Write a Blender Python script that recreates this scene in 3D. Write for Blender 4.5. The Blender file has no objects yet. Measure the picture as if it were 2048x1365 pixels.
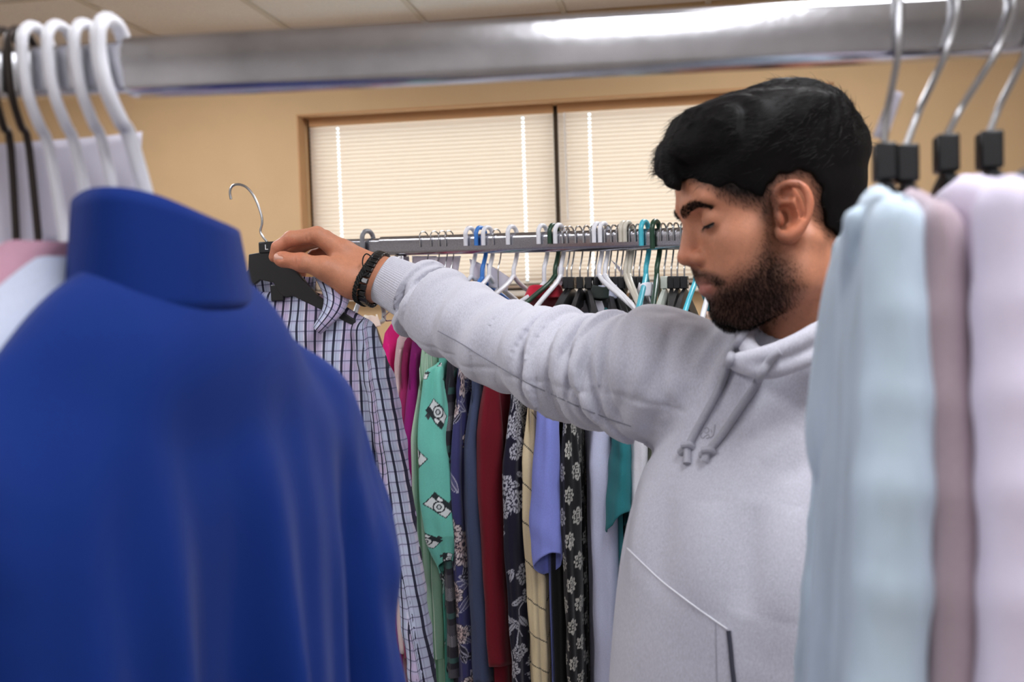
import bpy, bmesh, math, random
import numpy as np
from mathutils import Vector, Matrix

# ---------------------------------------------------------------- camera, world, light, exposure
sc = bpy.context.scene
COL = sc.collection
CZ = 1.58                      # eye height of the photographer
FPX = 35.0 / 36.0 * 2048       # focal length in pixels
ROLL = math.radians(1.75)
PITCH = math.radians(-3.0)
F0 = np.array([0, math.cos(PITCH), math.sin(PITCH)])
U0 = np.array([0, -math.sin(PITCH), math.cos(PITCH)])
R0 = np.array([1.0, 0, 0])
CR = R0 * math.cos(ROLL) - U0 * math.sin(ROLL)
CU = U0 * math.cos(ROLL) + R0 * math.sin(ROLL)
CF = F0
CAM = np.array([0, 0, CZ])

def P(px, py, d):
    """world point seen at pixel (px, py) of the 2048x1365 frame, d metres in front of the lens"""
    return CAM + CF * d + CR * ((px - 1024) / FPX * d) + CU * ((682.5 - py) / FPX * d)

cd = bpy.data.cameras.new('camera'); cam = bpy.data.objects.new('camera', cd); COL.objects.link(cam)
cd.sensor_width = 36; cd.lens = 35; cd.clip_start = 0.02
m = Matrix(((CR[0], CU[0], -CF[0], 0), (CR[1], CU[1], -CF[1], 0), (CR[2], CU[2], -CF[2], CZ), (0, 0, 0, 1)))
cam.matrix_world = m
cd.dof.use_dof = True; cd.dof.focus_distance = 1.5; cd.dof.aperture_fstop = 6.0
sc.camera = cam

w = bpy.data.worlds.new('daylight'); sc.world = w; w.use_nodes = True
wb = w.node_tree.nodes['Background']
wb.inputs[0].default_value = (0.86, 0.93, 1.0, 1); wb.inputs[1].default_value = 3.3
vs = sc.view_settings
vs.view_transform = 'Standard'; vs.look = 'None'; vs.gamma = 1; vs.use_curve_mapping = False
vs.exposure = 0.0
LAMP = 16.5                    # radiance of the fluorescent ceiling panels
LAMP_COL = (0.97, 0.98, 1.03)

# ---------------------------------------------------------------- helpers
rng = np.random.default_rng(7); random.seed(7)

def lin(c):
    return tuple(((v / 255) / 12.92 if v / 255 <= 0.04045 else ((v / 255 + 0.055) / 1.055) ** 2.4) for v in c)

def mat(name, col, rough=0.8, metal=0.0, var=0.0, vscale=40.0, bump=0.0, bscale=300.0, sheen=0.0, attr=None,
        sss=0.0, trans=0.0, stretch=(1, 1, 1), spec=0.5, coat=0.0, detail=4):
    """procedural surface: base colour (or a colour attribute) broken up by noise, plus fine relief"""
    M = bpy.data.materials.new(name); M.use_nodes = True
    nt = M.node_tree; b = nt.nodes['Principled BSDF']; L = nt.links.new
    b.inputs['Roughness'].default_value = rough; b.inputs['Metallic'].default_value = metal
    b.inputs['Specular IOR Level'].default_value = spec
    if sheen: b.inputs['Sheen Weight'].default_value = sheen; b.inputs['Sheen Roughness'].default_value = 0.5
    if coat: b.inputs['Coat Weight'].default_value = coat
    if sss:
        b.inputs['Subsurface Weight'].default_value = sss
        b.inputs['Subsurface Radius'].default_value = (0.008, 0.003, 0.0015)
        b.inputs['Subsurface Scale'].default_value = 0.6
    tc = nt.nodes.new('ShaderNodeTexCoord'); mp = nt.nodes.new('ShaderNodeMapping')
    mp.inputs['Scale'].default_value = stretch
    L(tc.outputs['Object'], mp.inputs[0])
    if attr:
        a = nt.nodes.new('ShaderNodeAttribute'); a.attribute_name = attr; src = a.outputs['Color']
    else:
        r = nt.nodes.new('ShaderNodeRGB'); r.outputs[0].default_value = (*lin(col), 1); src = r.outputs[0]
    if var:
        n = nt.nodes.new('ShaderNodeTexNoise'); n.inputs['Scale'].default_value = vscale; n.inputs['Detail'].default_value = detail
        L(mp.outputs[0], n.inputs['Vector'])
        mr = nt.nodes.new('ShaderNodeMapRange'); mr.inputs[1].default_value = 0.25; mr.inputs[2].default_value = 0.75
        mr.inputs[3].default_value = 1 - var; mr.inputs[4].default_value = 1 + var; L(n.outputs[0], mr.inputs[0])
        mx = nt.nodes.new('ShaderNodeVectorMath'); mx.operation = 'SCALE'
        L(src, mx.inputs[0]); L(mr.outputs[0], mx.inputs['Scale']); src = mx.outputs[0]
    L(src, b.inputs['Base Color'])
    if bump:
        n2 = nt.nodes.new('ShaderNodeTexNoise'); n2.inputs['Scale'].default_value = bscale; n2.inputs['Detail'].default_value = 3
        L(mp.outputs[0], n2.inputs['Vector'])
        bp = nt.nodes.new('ShaderNodeBump'); bp.inputs['Strength'].default_value = bump; bp.inputs['Distance'].default_value = 0.002
        L(n2.outputs[0], bp.inputs['Height']); L(bp.outputs[0], b.inputs['Normal'])
    if trans:
        t = nt.nodes.new('ShaderNodeBsdfTranslucent'); L(src, t.inputs[0])
        ms = nt.nodes.new('ShaderNodeMixShader'); ms.inputs[0].default_value = trans
        L(b.outputs[0], ms.inputs[1]); L(t.outputs[0], ms.inputs[2])
        L(ms.outputs[0], nt.nodes['Material Output'].inputs[0])
    return M

def emit(name, col, strength):
    M = bpy.data.materials.new(name); M.use_nodes = True; b = M.node_tree.nodes['Principled BSDF']
    b.inputs['Base Color'].default_value = (0.9, 0.9, 0.9, 1)
    b.inputs['Emission Color'].default_value = (*col, 1); b.inputs['Emission Strength'].default_value = strength
    return M

def link(o, parent=None):
    COL.objects.link(o)
    if parent is not None: o.parent = parent
    return o

def mobj(name, verts, faces, material, parent=None, smooth=True, uv=None, color=None, colname='print'):
    """one mesh object; verts are world coordinates (parents are kept at their place by an inverse)"""
    me = bpy.data.meshes.new(name)
    verts = np.asarray(verts, dtype=np.float64)
    if parent is not None:
        verts = verts - np.array(parent_origin(parent))
    if isinstance(faces, np.ndarray):
        me.vertices.add(len(verts)); me.vertices.foreach_set('co', verts.astype(np.float32).ravel())
        k = faces.shape[1]; me.loops.add(faces.size); me.polygons.add(len(faces))
        me.loops.foreach_set('vertex_index', faces.astype(np.int32).ravel())
        me.polygons.foreach_set('loop_start', np.arange(0, faces.size, k, dtype=np.int32))
        me.update(calc_edges=True)
    else:
        me.from_pydata([tuple(v) for v in verts], [], faces)
    me.validate()
    if smooth: me.polygons.foreach_set('use_smooth', [True] * len(me.polygons))
    if uv is not None:
        l = me.uv_layers.new(name='UVMap'); vi = np.zeros(len(me.loops), dtype=np.int32)
        me.loops.foreach_get('vertex_index', vi); l.data.foreach_set('uv', np.asarray(uv, dtype=np.float32)[vi].ravel())
    if color is not None:
        a = me.color_attributes.new(colname, 'FLOAT_COLOR', 'POINT')
        c = np.ones((len(verts), 4), dtype=np.float32); c[:, :3] = color; a.data.foreach_set('color', c.ravel())
    me.materials.append(material)
    o = bpy.data.objects.new(name, me); link(o, parent)
    return o

def parent_origin(p):
    v = Vector((0, 0, 0))
    while p is not None:
        v += p.location; p = p.parent
    return v

def thing(name, label, cat, loc=(0, 0, 0), group=None):
    o = bpy.data.objects.new(name, None); link(o); o.location = loc; o.empty_display_size = 0.05
    return tag(o, label, cat, group)

def tag(o, label, cat, group=None):
    o['label'] = label; o['category'] = cat
    if group: o['group'] = group
    return o

def struct(o):
    o['kind'] = 'structure'; return o

def boxvf(c, ax, hs):
    c = np.asarray(c, float); ax = [np.asarray(a, float) for a in ax]
    v = [c + ax[0] * hs[0] * i + ax[1] * hs[1] * j + ax[2] * hs[2] * k for i in (-1, 1) for j in (-1, 1) for k in (-1, 1)]
    f = [(0, 1, 3, 2), (4, 6, 7, 5), (0, 4, 5, 1), (2, 3, 7, 6), (0, 2, 6, 4), (1, 5, 7, 3)]
    return v, f

XYZ = (np.array([1., 0, 0]), np.array([0, 1., 0]), np.array([0, 0, 1.]))

class MB:
    """collects shapes into one mesh"""
    def __init__(s): s.v = []; s.f = []
    def add(s, v, f):
        o = len(s.v); s.v += [np.asarray(x, float) for x in v]; s.f += [tuple(i + o for i in q) for q in f]; return s
    def box(s, c, hs, ax=XYZ): return s.add(*boxvf(c, ax, hs))
    def tube(s, pts, r, seg=10, caps=True, flat=None): return s.add(*tubevf(pts, r, seg, caps, flat))
    def build(s, name, material, parent=None, smooth=True, bevel=0.0, bseg=2):
        o = mobj(name, s.v, s.f, material, parent, smooth)
        if bevel:
            b = o.modifiers.new('bevel', 'BEVEL'); b.width = bevel; b.segments = bseg; b.limit_method = 'ANGLE'; b.harden_normals = False
        if smooth: shade_auto(o)
        return o

def shade_auto(o, ang=40):
    me = o.data
    bm = bmesh.new(); bm.from_mesh(me)
    for e in bm.edges:
        if len(e.link_faces) == 2 and e.calc_face_angle(0) > math.radians(ang): e.smooth = False
    bm.to_mesh(me); bm.free()

def catmull(pts, n):
    p = np.asarray(pts, float); k = len(p)
    if k == 2: return np.linspace(0, 1, n)[:, None] * (p[1] - p[0]) + p[0]
    q = np.vstack([2 * p[0] - p[1], p, 2 * p[-1] - p[-2]])
    t = np.linspace(0, k - 1 - 1e-9, n); i = t.astype(int); u = (t - i)[:, None]
    a, b, c, d = q[i], q[i + 1], q[i + 2], q[i + 3]
    return 0.5 * (2 * b + (c - a) * u + (2 * a - 5 * b + 4 * c - d) * u ** 2 + (3 * b - a - 3 * c + d) * u ** 3)

def frames(pts):
    p = np.asarray(pts, float)
    t = np.gradient(p, axis=0); t /= np.linalg.norm(t, axis=1)[:, None] + 1e-12
    a = np.array([0.13, 0.21, 1.0]); a = a if abs(t[0] @ a) < 0.9 * np.linalg.norm(a) else np.array([1., .1, .2])
    n = np.zeros_like(p); b = np.zeros_like(p)
    v = a - t[0] * (a @ t[0]); v /= np.linalg.norm(v)
    for i in range(len(p)):
        v = v - t[i] * (v @ t[i]); v /= np.linalg.norm(v); n[i] = v; b[i] = np.cross(t[i], v)
    return t, n, b

def tubevf(pts, r, seg=10, caps=True, flat=None):
    p = np.asarray(pts, float); t, n, b = frames(p); r = np.broadcast_to(np.asarray(r, float), (len(p),))
    th = np.linspace(0, 2 * np.pi, seg, endpoint=False)
    fl = 1.0 if flat is None else flat
    ring = p[:, None] + r[:, None, None] * (np.cos(th)[None, :, None] * n[:, None] + fl * np.sin(th)[None, :, None] * b[:, None])
    v = list(ring.reshape(-1, 3)); f = []
    for i in range(len(p) - 1):
        for j in range(seg):
            k = (j + 1) % seg
            f.append((i * seg + j, i * seg + k, (i + 1) * seg + k, (i + 1) * seg + j))
    if caps:
        f.append(tuple(range(seg))[::-1]); f.append(tuple((len(p) - 1) * seg + j for j in range(seg)))
    return v, f

def gridfaces(nr, nc, closed=False, off=0):
    i, j = np.meshgrid(np.arange(nr - 1), np.arange(nc if closed else nc - 1), indexing='ij')
    i = i.ravel(); j = j.ravel(); k = (j + 1) % nc
    return np.stack([i * nc + j, i * nc + k, (i + 1) * nc + k, (i + 1) * nc + j], 1) + off

def sstep(a, b, x):
    t = np.clip((x - a) / (b - a), 0, 1); return t * t * (3 - 2 * t)

def norm(v): v = np.asarray(v, float); return v / np.linalg.norm(v)
# ---------------------------------------------------------------- the room
WY = math.radians(9.0)                                   # the window wall is turned a little to the lens
E1 = np.array([math.cos(WY), -math.sin(WY), 0]); E2 = np.array([-math.sin(WY), -math.cos(WY), 0]); EZ = np.array([0, 0, 1.])
W0 = np.array([0, 4.40, 0]); ROOM = (E1, -E2, EZ)
CEIL = 2.76
def RW(a, b, z): return W0 + E1 * a + E2 * b + EZ * z    # a along the wall, b into the room
def on_wall(px, py, b=0.0):
    """where the ray of a pixel meets the plane b metres in front of the window wall -> (a, z)"""
    dr = CF + CR * ((px - 1024) / FPX) + CU * ((682.5 - py) / FPX)
    nrm = E2; p0 = RW(0, b, 0); t = ((p0 - CAM) @ nrm) / (dr @ nrm); h = CAM + dr * t
    return (h - W0) @ E1, h[2]

M_wall_n = mat('wall_paint_white', (188, 184, 182), 0.8, var=0.03, vscale=6)
M_wall = mat('wall_paint', (205, 172, 129), 0.75, var=0.03, vscale=6, bump=0.15, bscale=220)
M_ceil = mat('ceiling_tile_fibre', (236, 230, 222), 0.95, var=0.06, vscale=120, bump=0.4, bscale=260)
M_tbar = mat('ceiling_grid_steel', (214, 206, 192), 0.5)
M_floor = mat('carpet', (150, 142, 136), 0.95, var=0.2, vscale=160, bump=0.5, bscale=400)
M_frame = mat('window_frame_metal', (70, 58, 46), 0.45, metal=0.3)
M_jamb = mat('window_jamb_paint', (196, 150, 104), 0.7, var=0.03, vscale=10)
M_sill = mat('sill_laminate', (214, 205, 190), 0.5, var=0.03)
M_slat = mat('blind_slat_vinyl', (228, 207, 188), 0.55, trans=0.62)
M_cord = mat('blind_cord', (236, 228, 222), 0.8)
M_diff = emit('fluorescent_diffuser', LAMP_COL, LAMP)
M_white = mat('white_enamel', (232, 230, 226), 0.4)

aL, zT = on_wall(592, 232); aR, _ = on_wall(1668, 160)
zT = 0.5 * (on_wall(640, 226)[1] + on_wall(1400, 180)[1]); zB = on_wall(700, 592)[1]
HWR = 2.9; BACK = 7.4
mb = MB()
T = 0.09
for a0, a1, z0, z1 in ((-HWR, aL, 0, CEIL + .14), (aR, HWR, 0, CEIL + .14), (aL, aR, zT, CEIL + .14), (aL, aR, 0, zB)):
    mb.box(RW((a0 + a1) / 2, -T, (z0 + z1) / 2), ((a1 - a0) / 2, T, (z1 - z0) / 2), ROOM)
struct(mb.build('wall_back', M_wall, smooth=False))
for nm, a in (('wall_left', -HWR - 0.05), ('wall_right', HWR + 0.05)):
    struct(MB().box(RW(a, BACK / 2, CEIL / 2 + .07), (0.05, BACK / 2 + 0.1, CEIL / 2 + .07), ROOM).build(nm, M_wall_n, smooth=False))
struct(MB().box(RW(0, BACK + 0.05, CEIL / 2 + .07), (HWR + 0.1, 0.05, CEIL / 2 + .07), ROOM).build('wall_front', M_wall_n, smooth=False))
fl = struct(MB().box(RW(0, BACK / 2, -0.05), (HWR + 0.1, BACK / 2 + 0.3, 0.05), ROOM).build('floor', M_floor, smooth=False))
M_base = mat('vinyl_baseboard', (92, 78, 66), 0.6)
struct(MB().box(RW(0, 0.006, 0.05), (HWR, 0.006, 0.05), ROOM).build('baseboard_back', M_base, smooth=False))

# ceiling: lay-in tiles on a grid of bars, four of the openings filled by fluorescent panels
ce = struct(MB().box(RW(0, BACK / 2, CEIL + 0.12), (HWR + 0.1, BACK / 2 + 0.1, 0.02), ROOM).build('ceiling', M_ceil, smooth=False))
TA, TB = 0.61, 1.22
offA, offB = 0.27, 0.74
lamp_cells = {(-3, 0), (1, 0), (-3, 2), (1, 2), (-3, 4), (1, 4)}
tv, tf = boxvf((0, 0, 0), ROOM, (TA / 2 - 0.012, TB / 2 - 0.012, 0.008))
tme = None; lamps = []
for i in range(-5, 5):
    for j in range(-1, 6):
        a0, a1 = max(-HWR, offA + i * TA), min(HWR, offA + (i + 1) * TA)
        b0, b1 = max(0, offB + j * TB), min(BACK, offB + (j + 1) * TB)
        if a1 - a0 < 0.05 or b1 - b0 < 0.05: continue
        if (i, j) in lamp_cells: lamps.append(((a0 + a1) / 2, (b0 + b1) / 2)); continue
        MB().box(RW((a0 + a1) / 2, (b0 + b1) / 2, CEIL + 0.012), ((a1 - a0) / 2 - 0.012, (b1 - b0) / 2 - 0.012, 0.008), ROOM).build('ceiling_tile', M_ceil, ce, smooth=False)
for i in range(-5, 6):
    a = offA + i * TA
    if abs(a) < HWR: MB().box(RW(a, BACK / 2, CEIL + 0.006), (0.012, BACK / 2, 0.012), ROOM).build('grid_bar', M_tbar, ce, smooth=False)
for j in range(0, 6):
    b = offB + j * TB
    if b < BACK: MB().box(RW(0, b, CEIL + 0.007), (HWR, 0.012, 0.012), ROOM).build('grid_bar', M_tbar, ce, smooth=False)
for a, b in lamps:
    t = thing('ceiling_light', 'recessed fluorescent panel light with white frame in the tiled ceiling', 'light', RW(a, b, CEIL), 'fluorescent ceiling lights')
    f = MB()
    for s in (-1, 1):
        f.box(RW(a + s * (TA / 2 - 0.03), b, CEIL + 0.0), (0.018, TB / 2 - 0.012, 0.010), ROOM)
        f.box(RW(a, b + s * (TB / 2 - 0.03), CEIL + 0.0), (TA / 2 - 0.048, 0.018, 0.010), ROOM)
    f.build('frame', M_white, t, smooth=False)
    MB().box(RW(a, b, CEIL + 0.004), (TA / 2 - 0.05, TB / 2 - 0.05, 0.004), ROOM).build('diffuser', M_diff, t, smooth=False)

# window: lined opening, two lights with a mullion, sill
am, _ = on_wall(1113, 300, -0.05)
wd = struct(bpy.data.objects.new('window_1', None)); link(wd)
jb = MB()
for a in (aL + 0.004, aR - 0.004): jb.box(RW(a, -T, (zT + zB) / 2), (0.004, T, (zT - zB) / 2), ROOM)
jb.box(RW((aL + aR) / 2, -T, zT - 0.004), ((aR - aL) / 2, T, 0.004), ROOM)
jb.build('jamb_lining', M_jamb, wd, smooth=False)
MB().box(RW((aL + aR) / 2, -T + 0.03, zB - 0.012), ((aR - aL) / 2 + 0.03, T + 0.03, 0.012), ROOM).build('window_sill', M_sill, wd, smooth=False, bevel=0.004)
fr = MB(); ft = 0.022; fb = -0.145
for a in (aL + 0.03, am, aR - 0.03): fr.box(RW(a, fb, (zT + zB) / 2), (ft, 0.02, (zT - zB) / 2), ROOM)
for z in (zT - 0.02, zB + ft): fr.box(RW((aL + aR) / 2, fb, z), ((aR - aL) / 2, 0.02, ft), ROOM)
fr.build('window_frame', M_frame, wd, smooth=False)
M_glass = bpy.data.materials.new('window_glass'); M_glass.use_nodes = True
_nt = M_glass.node_tree; _g = _nt.nodes.new('ShaderNodeBsdfTransparent'); _gl = _nt.nodes.new('ShaderNodeBsdfGlossy'); _mx = _nt.nodes.new('ShaderNodeMixShader')
_g.inputs[0].default_value = (0.9, 0.95, 0.95, 1); _gl.inputs['Roughness'].default_value = 0.02; _mx.inputs[0].default_value = 0.06
_nt.links.new(_g.outputs[0], _mx.inputs[1]); _nt.links.new(_gl.outputs[0], _mx.inputs[2]); _nt.links.new(_mx.outputs[0], _nt.nodes['Material Output'].inputs[0])
for a0, a1 in ((aL + 0.03, am), (am, aR - 0.03)):
    MB().box(RW((a0 + a1) / 2, fb, (zT + zB) / 2), ((a1 - a0) / 2, 0.003, (zT - zB) / 2), ROOM).build('pane', M_glass, wd, smooth=False)

# two closed mini blinds, every slat a part with its cord slots cut through
PITCH_S = 0.0181; BB = -0.095
def blind(a0, a1, label, holes, wand):
    t = thing('window_blind', label, 'blind', RW((a0 + a1) / 2, BB, zT - 0.03), 'mini blinds in the window')
    MB().box(RW((a0 + a1) / 2, BB, zT - 0.026), ((a1 - a0) / 2, 0.016, 0.020), ROOM).build('headrail', M_jamb, t, smooth=False, bevel=0.003)
    n = int((zT - 0.05 - zB) / PITCH_S) - 1
    sw = 0.0134; hw = 0.0058                             # half slat width, half slot width
    tilt = math.radians(62)
    brk = [a0]
    for h in holes: brk += [h - hw, h + hw]
    brk.append(a1); c = (a0 + a1) / 2
    prof = []
    for k in range(5):                                   # slightly crowned slat, closed so the room side shows its face
        s = -1 + k / 2.0
        y = s * sw; cr = 0.0030 * (1 - s * s)
        prof.append((y * math.cos(tilt) + cr * math.sin(tilt), y * math.sin(tilt) + cr * math.cos(tilt)))
    vs_, fs_ = [], []
    for x in brk:
        for (py, pz) in prof: vs_.append(E1 * (x - c) + E2 * py + EZ * pz)
    for i in range(len(brk) - 1):
        for k in range(4):
            if i % 2 == 1 and k in (1, 2): continue      # cord slot
            fs_.append((i * 5 + k, (i + 1) * 5 + k, (i + 1) * 5 + k + 1, i * 5 + k + 1))
    me = bpy.data.meshes.new('slat'); me.from_pydata([tuple(v) for v in vs_], [], fs_); me.materials.append(M_slat)
    org = np.array(t.location)
    for i in range(n):
        o = bpy.data.objects.new('slat', me); link(o, t)
        o.location = Vector(RW(c, BB, zT - 0.060 - i * PITCH_S) - org)
    for h in holes:
        MB().tube([RW(h, BB + 0.012, zT - 0.045), RW(h, BB + 0.012, zT - 0.06 - n * PITCH_S)], 0.0007, 5).build('ladder_cord', M_cord, t)
    MB().box(RW(c, BB, zT - 0.066 - n * PITCH_S), ((a1 - a0) / 2, 0.011, 0.006), ROOM).build('bottom_rail', M_slat, t, smooth=False)
    if wand is not None:
        MB().tube([RW(wand, BB + 0.026, zT - 0.05), RW(wand + 0.004, BB + 0.024, zT - 0.52)], 0.0042, 8).build('tilt_wand', M_cord, t)
    return t
ah = lambda px, py: on_wall(px, py, BB)[0]
blind(aL + 0.028, ah(1110, 330) - 0.002, 'closed cream mini blind without a wand, beside the bare tan wall', [ah(678, 320), ah(1048, 320)], None)
blind(ah(1117, 330) + 0.002, aR - 0.028, 'closed cream mini blind with a pale tilt wand beside the mullion', [ah(1181, 320), ah(1560, 300)], ah(1132, 320))
# ---------------------------------------------------------------- implicit surfaces for the man: smooth unions meshed by surface nets
def smin(a, b, k):
    h = np.clip(0.5 + 0.5 * (b - a) / k, 0, 1); return b * (1 - h) + a * h - k * h * (1 - h)
def smax(a, b, k): return -smin(-a, -b, k)
def sph(p, c, r): return np.sqrt(((p - np.asarray(c, np.float32)) ** 2).sum(1)) - np.float32(r)
def ell(p, c, r):
    r = np.asarray(r, np.float32); q = p - np.asarray(c, np.float32)
    k0 = np.sqrt(((q / r) ** 2).sum(1)); k1 = np.sqrt(((q / (r * r)) ** 2).sum(1)); return k0 * (k0 - 1) / np.maximum(k1, 1e-6)
def cone(p, a, b, ra, rb):
    a = np.asarray(a, np.float32); b = np.asarray(b, np.float32); ab = b - a
    t = np.clip(((p - a) @ ab) / (ab @ ab), 0, 1); q = p - a - t[:, None] * ab
    return np.sqrt((q ** 2).sum(1)) - (ra + (rb - ra) * t)
def chain(p, pts, rs, k=0.004):
    d = None
    for i in range(len(pts) - 1):
        e = cone(p, pts[i], pts[i + 1], rs[i], rs[i + 1]); d = e if d is None else smin(d, e, k)
    return d
def axis_(*segs):
    out = []
    for a, b, h in segs: n = max(1, int(round((b - a) / h))); out.append(a + (b - a) * np.arange(n) / n)
    out.append(np.array([segs[-1][1]])); return np.concatenate(out)

def mesh_sdf(f, xs, ys, zs, B=8):
    """surface nets on a rectilinear grid, evaluated only in blocks the surface can pass through"""
    xs, ys, zs = [np.asarray(a, np.float32) for a in (xs, ys, zs)]
    n = np.array([len(xs), len(ys), len(zs)]); nb = (n - 2) // B + 1
    V = np.empty(tuple(n), np.float32)
    def cen(a, k):
        lo = a[np.minimum(np.arange(k) * B, len(a) - 1)]; hi = a[np.minimum(np.arange(k) * B + B, len(a) - 1)]; return (lo + hi) / 2, (hi - lo) / 2
    (cx, hx), (cy, hy), (cz, hz) = cen(xs, nb[0]), cen(ys, nb[1]), cen(zs, nb[2])
    G = np.stack(np.meshgrid(cx, cy, cz, indexing='ij'), -1).reshape(-1, 3)
    Hh = np.stack(np.meshgrid(hx, hy, hz, indexing='ij'), -1).reshape(-1, 3)
    fc = f(G.astype(np.float32)); act = np.abs(fc) < np.sqrt((Hh ** 2).sum(1)) * 1.25 + 0.012
    sg = np.where(fc > 0, 1.0, -1.0).reshape(tuple(nb)).astype(np.float32)
    ii = np.minimum(np.arange(n[0]) // B, nb[0] - 1); jj = np.minimum(np.arange(n[1]) // B, nb[1] - 1); kk = np.minimum(np.arange(n[2]) // B, nb[2] - 1)
    V[:] = sg[np.ix_(ii, jj, kk)]
    act3 = act.reshape(tuple(nb))
    pm = act3[np.ix_(ii, jj, kk)]
    # samples on the far border of an active block belong to the next block: grow by one
    g = pm.copy()
    g[1:] |= pm[:-1]; pm2 = g.copy(); g[:, 1:] |= pm2[:, :-1]; pm2 = g.copy(); g[:, :, 1:] |= pm2[:, :, :-1]
    I, J, K = np.nonzero(g)
    for s in range(0, len(I), 400000):
        e = slice(s, s + 400000); V[I[e], J[e], K[e]] = f(np.stack([xs[I[e]], ys[J[e]], zs[K[e]]], 1))
    S = V < 0
    c = S[:-1, :-1, :-1].astype(np.int8)
    for dx, dy, dz in ((1, 0, 0), (0, 1, 0), (1, 1, 0), (0, 0, 1), (1, 0, 1), (0, 1, 1), (1, 1, 1)):
        c += S[dx:n[0] - 1 + dx, dy:n[1] - 1 + dy, dz:n[2] - 1 + dz]
    cell = (c > 0) & (c < 8); I, J, K = np.nonzero(cell); idx = np.full(cell.shape, -1, np.int32); idx[I, J, K] = np.arange(len(I))
    pos = np.zeros((len(I), 3)); cnt = np.zeros(len(I))
    corner = lambda d: (V[I + d[0], J + d[1], K + d[2]], np.stack([xs[I + d[0]], ys[J + d[1]], zs[K + d[2]]], 1))
    cs = {(a, b, d): corner((a, b, d)) for a in (0, 1) for b in (0, 1) for d in (0, 1)}
    for a in cs:
        for ax in range(3):
            if a[ax] == 0:
                b = list(a); b[ax] = 1; (v0, p0), (v1, p1) = cs[a], cs[tuple(b)]; m_ = (v0 < 0) != (v1 < 0)
                t = np.where(m_, v0 / np.where(m_, v0 - v1, 1), 0); pos += np.where(m_[:, None], p0 + (p1 - p0) * t[:, None], 0); cnt += m_
    pos /= cnt[:, None]
    quads = []
    for ax in range(3):
        o1, o2 = [(1, 2), (2, 0), (0, 1)][ax]
        A = S[tuple(slice(0, -1) if i == ax else slice(1, -1) for i in range(3))]; Bv = S[tuple(slice(1, None) if i == ax else slice(1, -1) for i in range(3))]
        e = np.nonzero(A != Bv); e = [e[i] + (0 if i == ax else 1) for i in range(3)]
        def ci(d1, d2):
            q = [x.copy() for x in e]; q[o1] = q[o1] - d1; q[o2] = q[o2] - d2; return idx[q[0], q[1], q[2]]
        q = np.stack([ci(1, 1), ci(0, 1), ci(0, 0), ci(1, 0)], 1)
        flip = ~S[e[0], e[1], e[2]]; q[flip] = q[flip][:, ::-1]
        quads.append(q)
    q = np.concatenate(quads); q = q[(q >= 0).all(1)]
    return pos, q
def mesh_normals(v, q):
    n = np.cross(v[q[:, 2]] - v[q[:, 0]], v[q[:, 3]] - v[q[:, 1]]); N_ = np.zeros_like(v)
    for k in range(4): np.add.at(N_, q[:, k], n)
    return N_ / (np.linalg.norm(N_, axis=1)[:, None] + 1e-12), np.linalg.norm(n, axis=1) / 2
# ---------------------------------------------------------------- racks
def proj(p):
    v = np.asarray(p, float) - CAM; d = v @ CF
    return 1024 + FPX * (v @ CR) / d, 682.5 - FPX * (v @ CU) / d, d

M_chrome = mat('chrome_tube', (200, 200, 204), 0.17, metal=1.0, var=0.22, vscale=22, bump=0.05, bscale=120)
M_chrome_worn = mat('worn_chrome_tube', (176, 176, 182), 0.20, metal=1.0, var=0.30, vscale=900, bump=0.10, bscale=700, detail=1)
M_wire = mat('steel_wire', (190, 190, 192), 0.25, metal=1.0)
M_dark_wire = mat('dark_wire', (52, 44, 40), 0.4, metal=0.6)
M_cap = mat('black_rubber', (30, 30, 32), 0.7)

def rounded_rail(p0, p1, hh, ht, name, material, parent, rnd=0.42):
    """rectangular tube with well rounded corners, hollow look closed by its ends"""
    p0 = np.asarray(p0); p1 = np.asarray(p1); u = norm(p1 - p0); z = norm(EZ - u * (EZ @ u)); n = np.cross(u, z)
    r = min(hh, ht) * rnd; prof = []
    for cx, cz, a0 in ((1, 1, 0), (-1, 1, 90), (-1, -1, 180), (1, -1, 270)):
        for k in range(6):
            a = math.radians(a0 + k * 18); prof.append((cx * (ht - r) + r * math.cos(a), cz * (hh - r) + r * math.sin(a)))
    N_ = len(prof); ns = 12; v = []; f = []
    for i in range(ns + 1):
        c = p0 + (p1 - p0) * i / ns
        for a, b in prof: v.append(c + n * a + z * b)
    for i in range(ns):
        for j in range(N_): k = (j + 1) % N_; f.append((i * N_ + j, (i + 1) * N_ + j, (i + 1) * N_ + k, i * N_ + k))
    f.append(tuple(range(N_))); f.append(tuple(ns * N_ + j for j in range(N_))[::-1])
    o = mobj(name, v, f, material, parent); shade_auto(o, 50); return o

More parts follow.
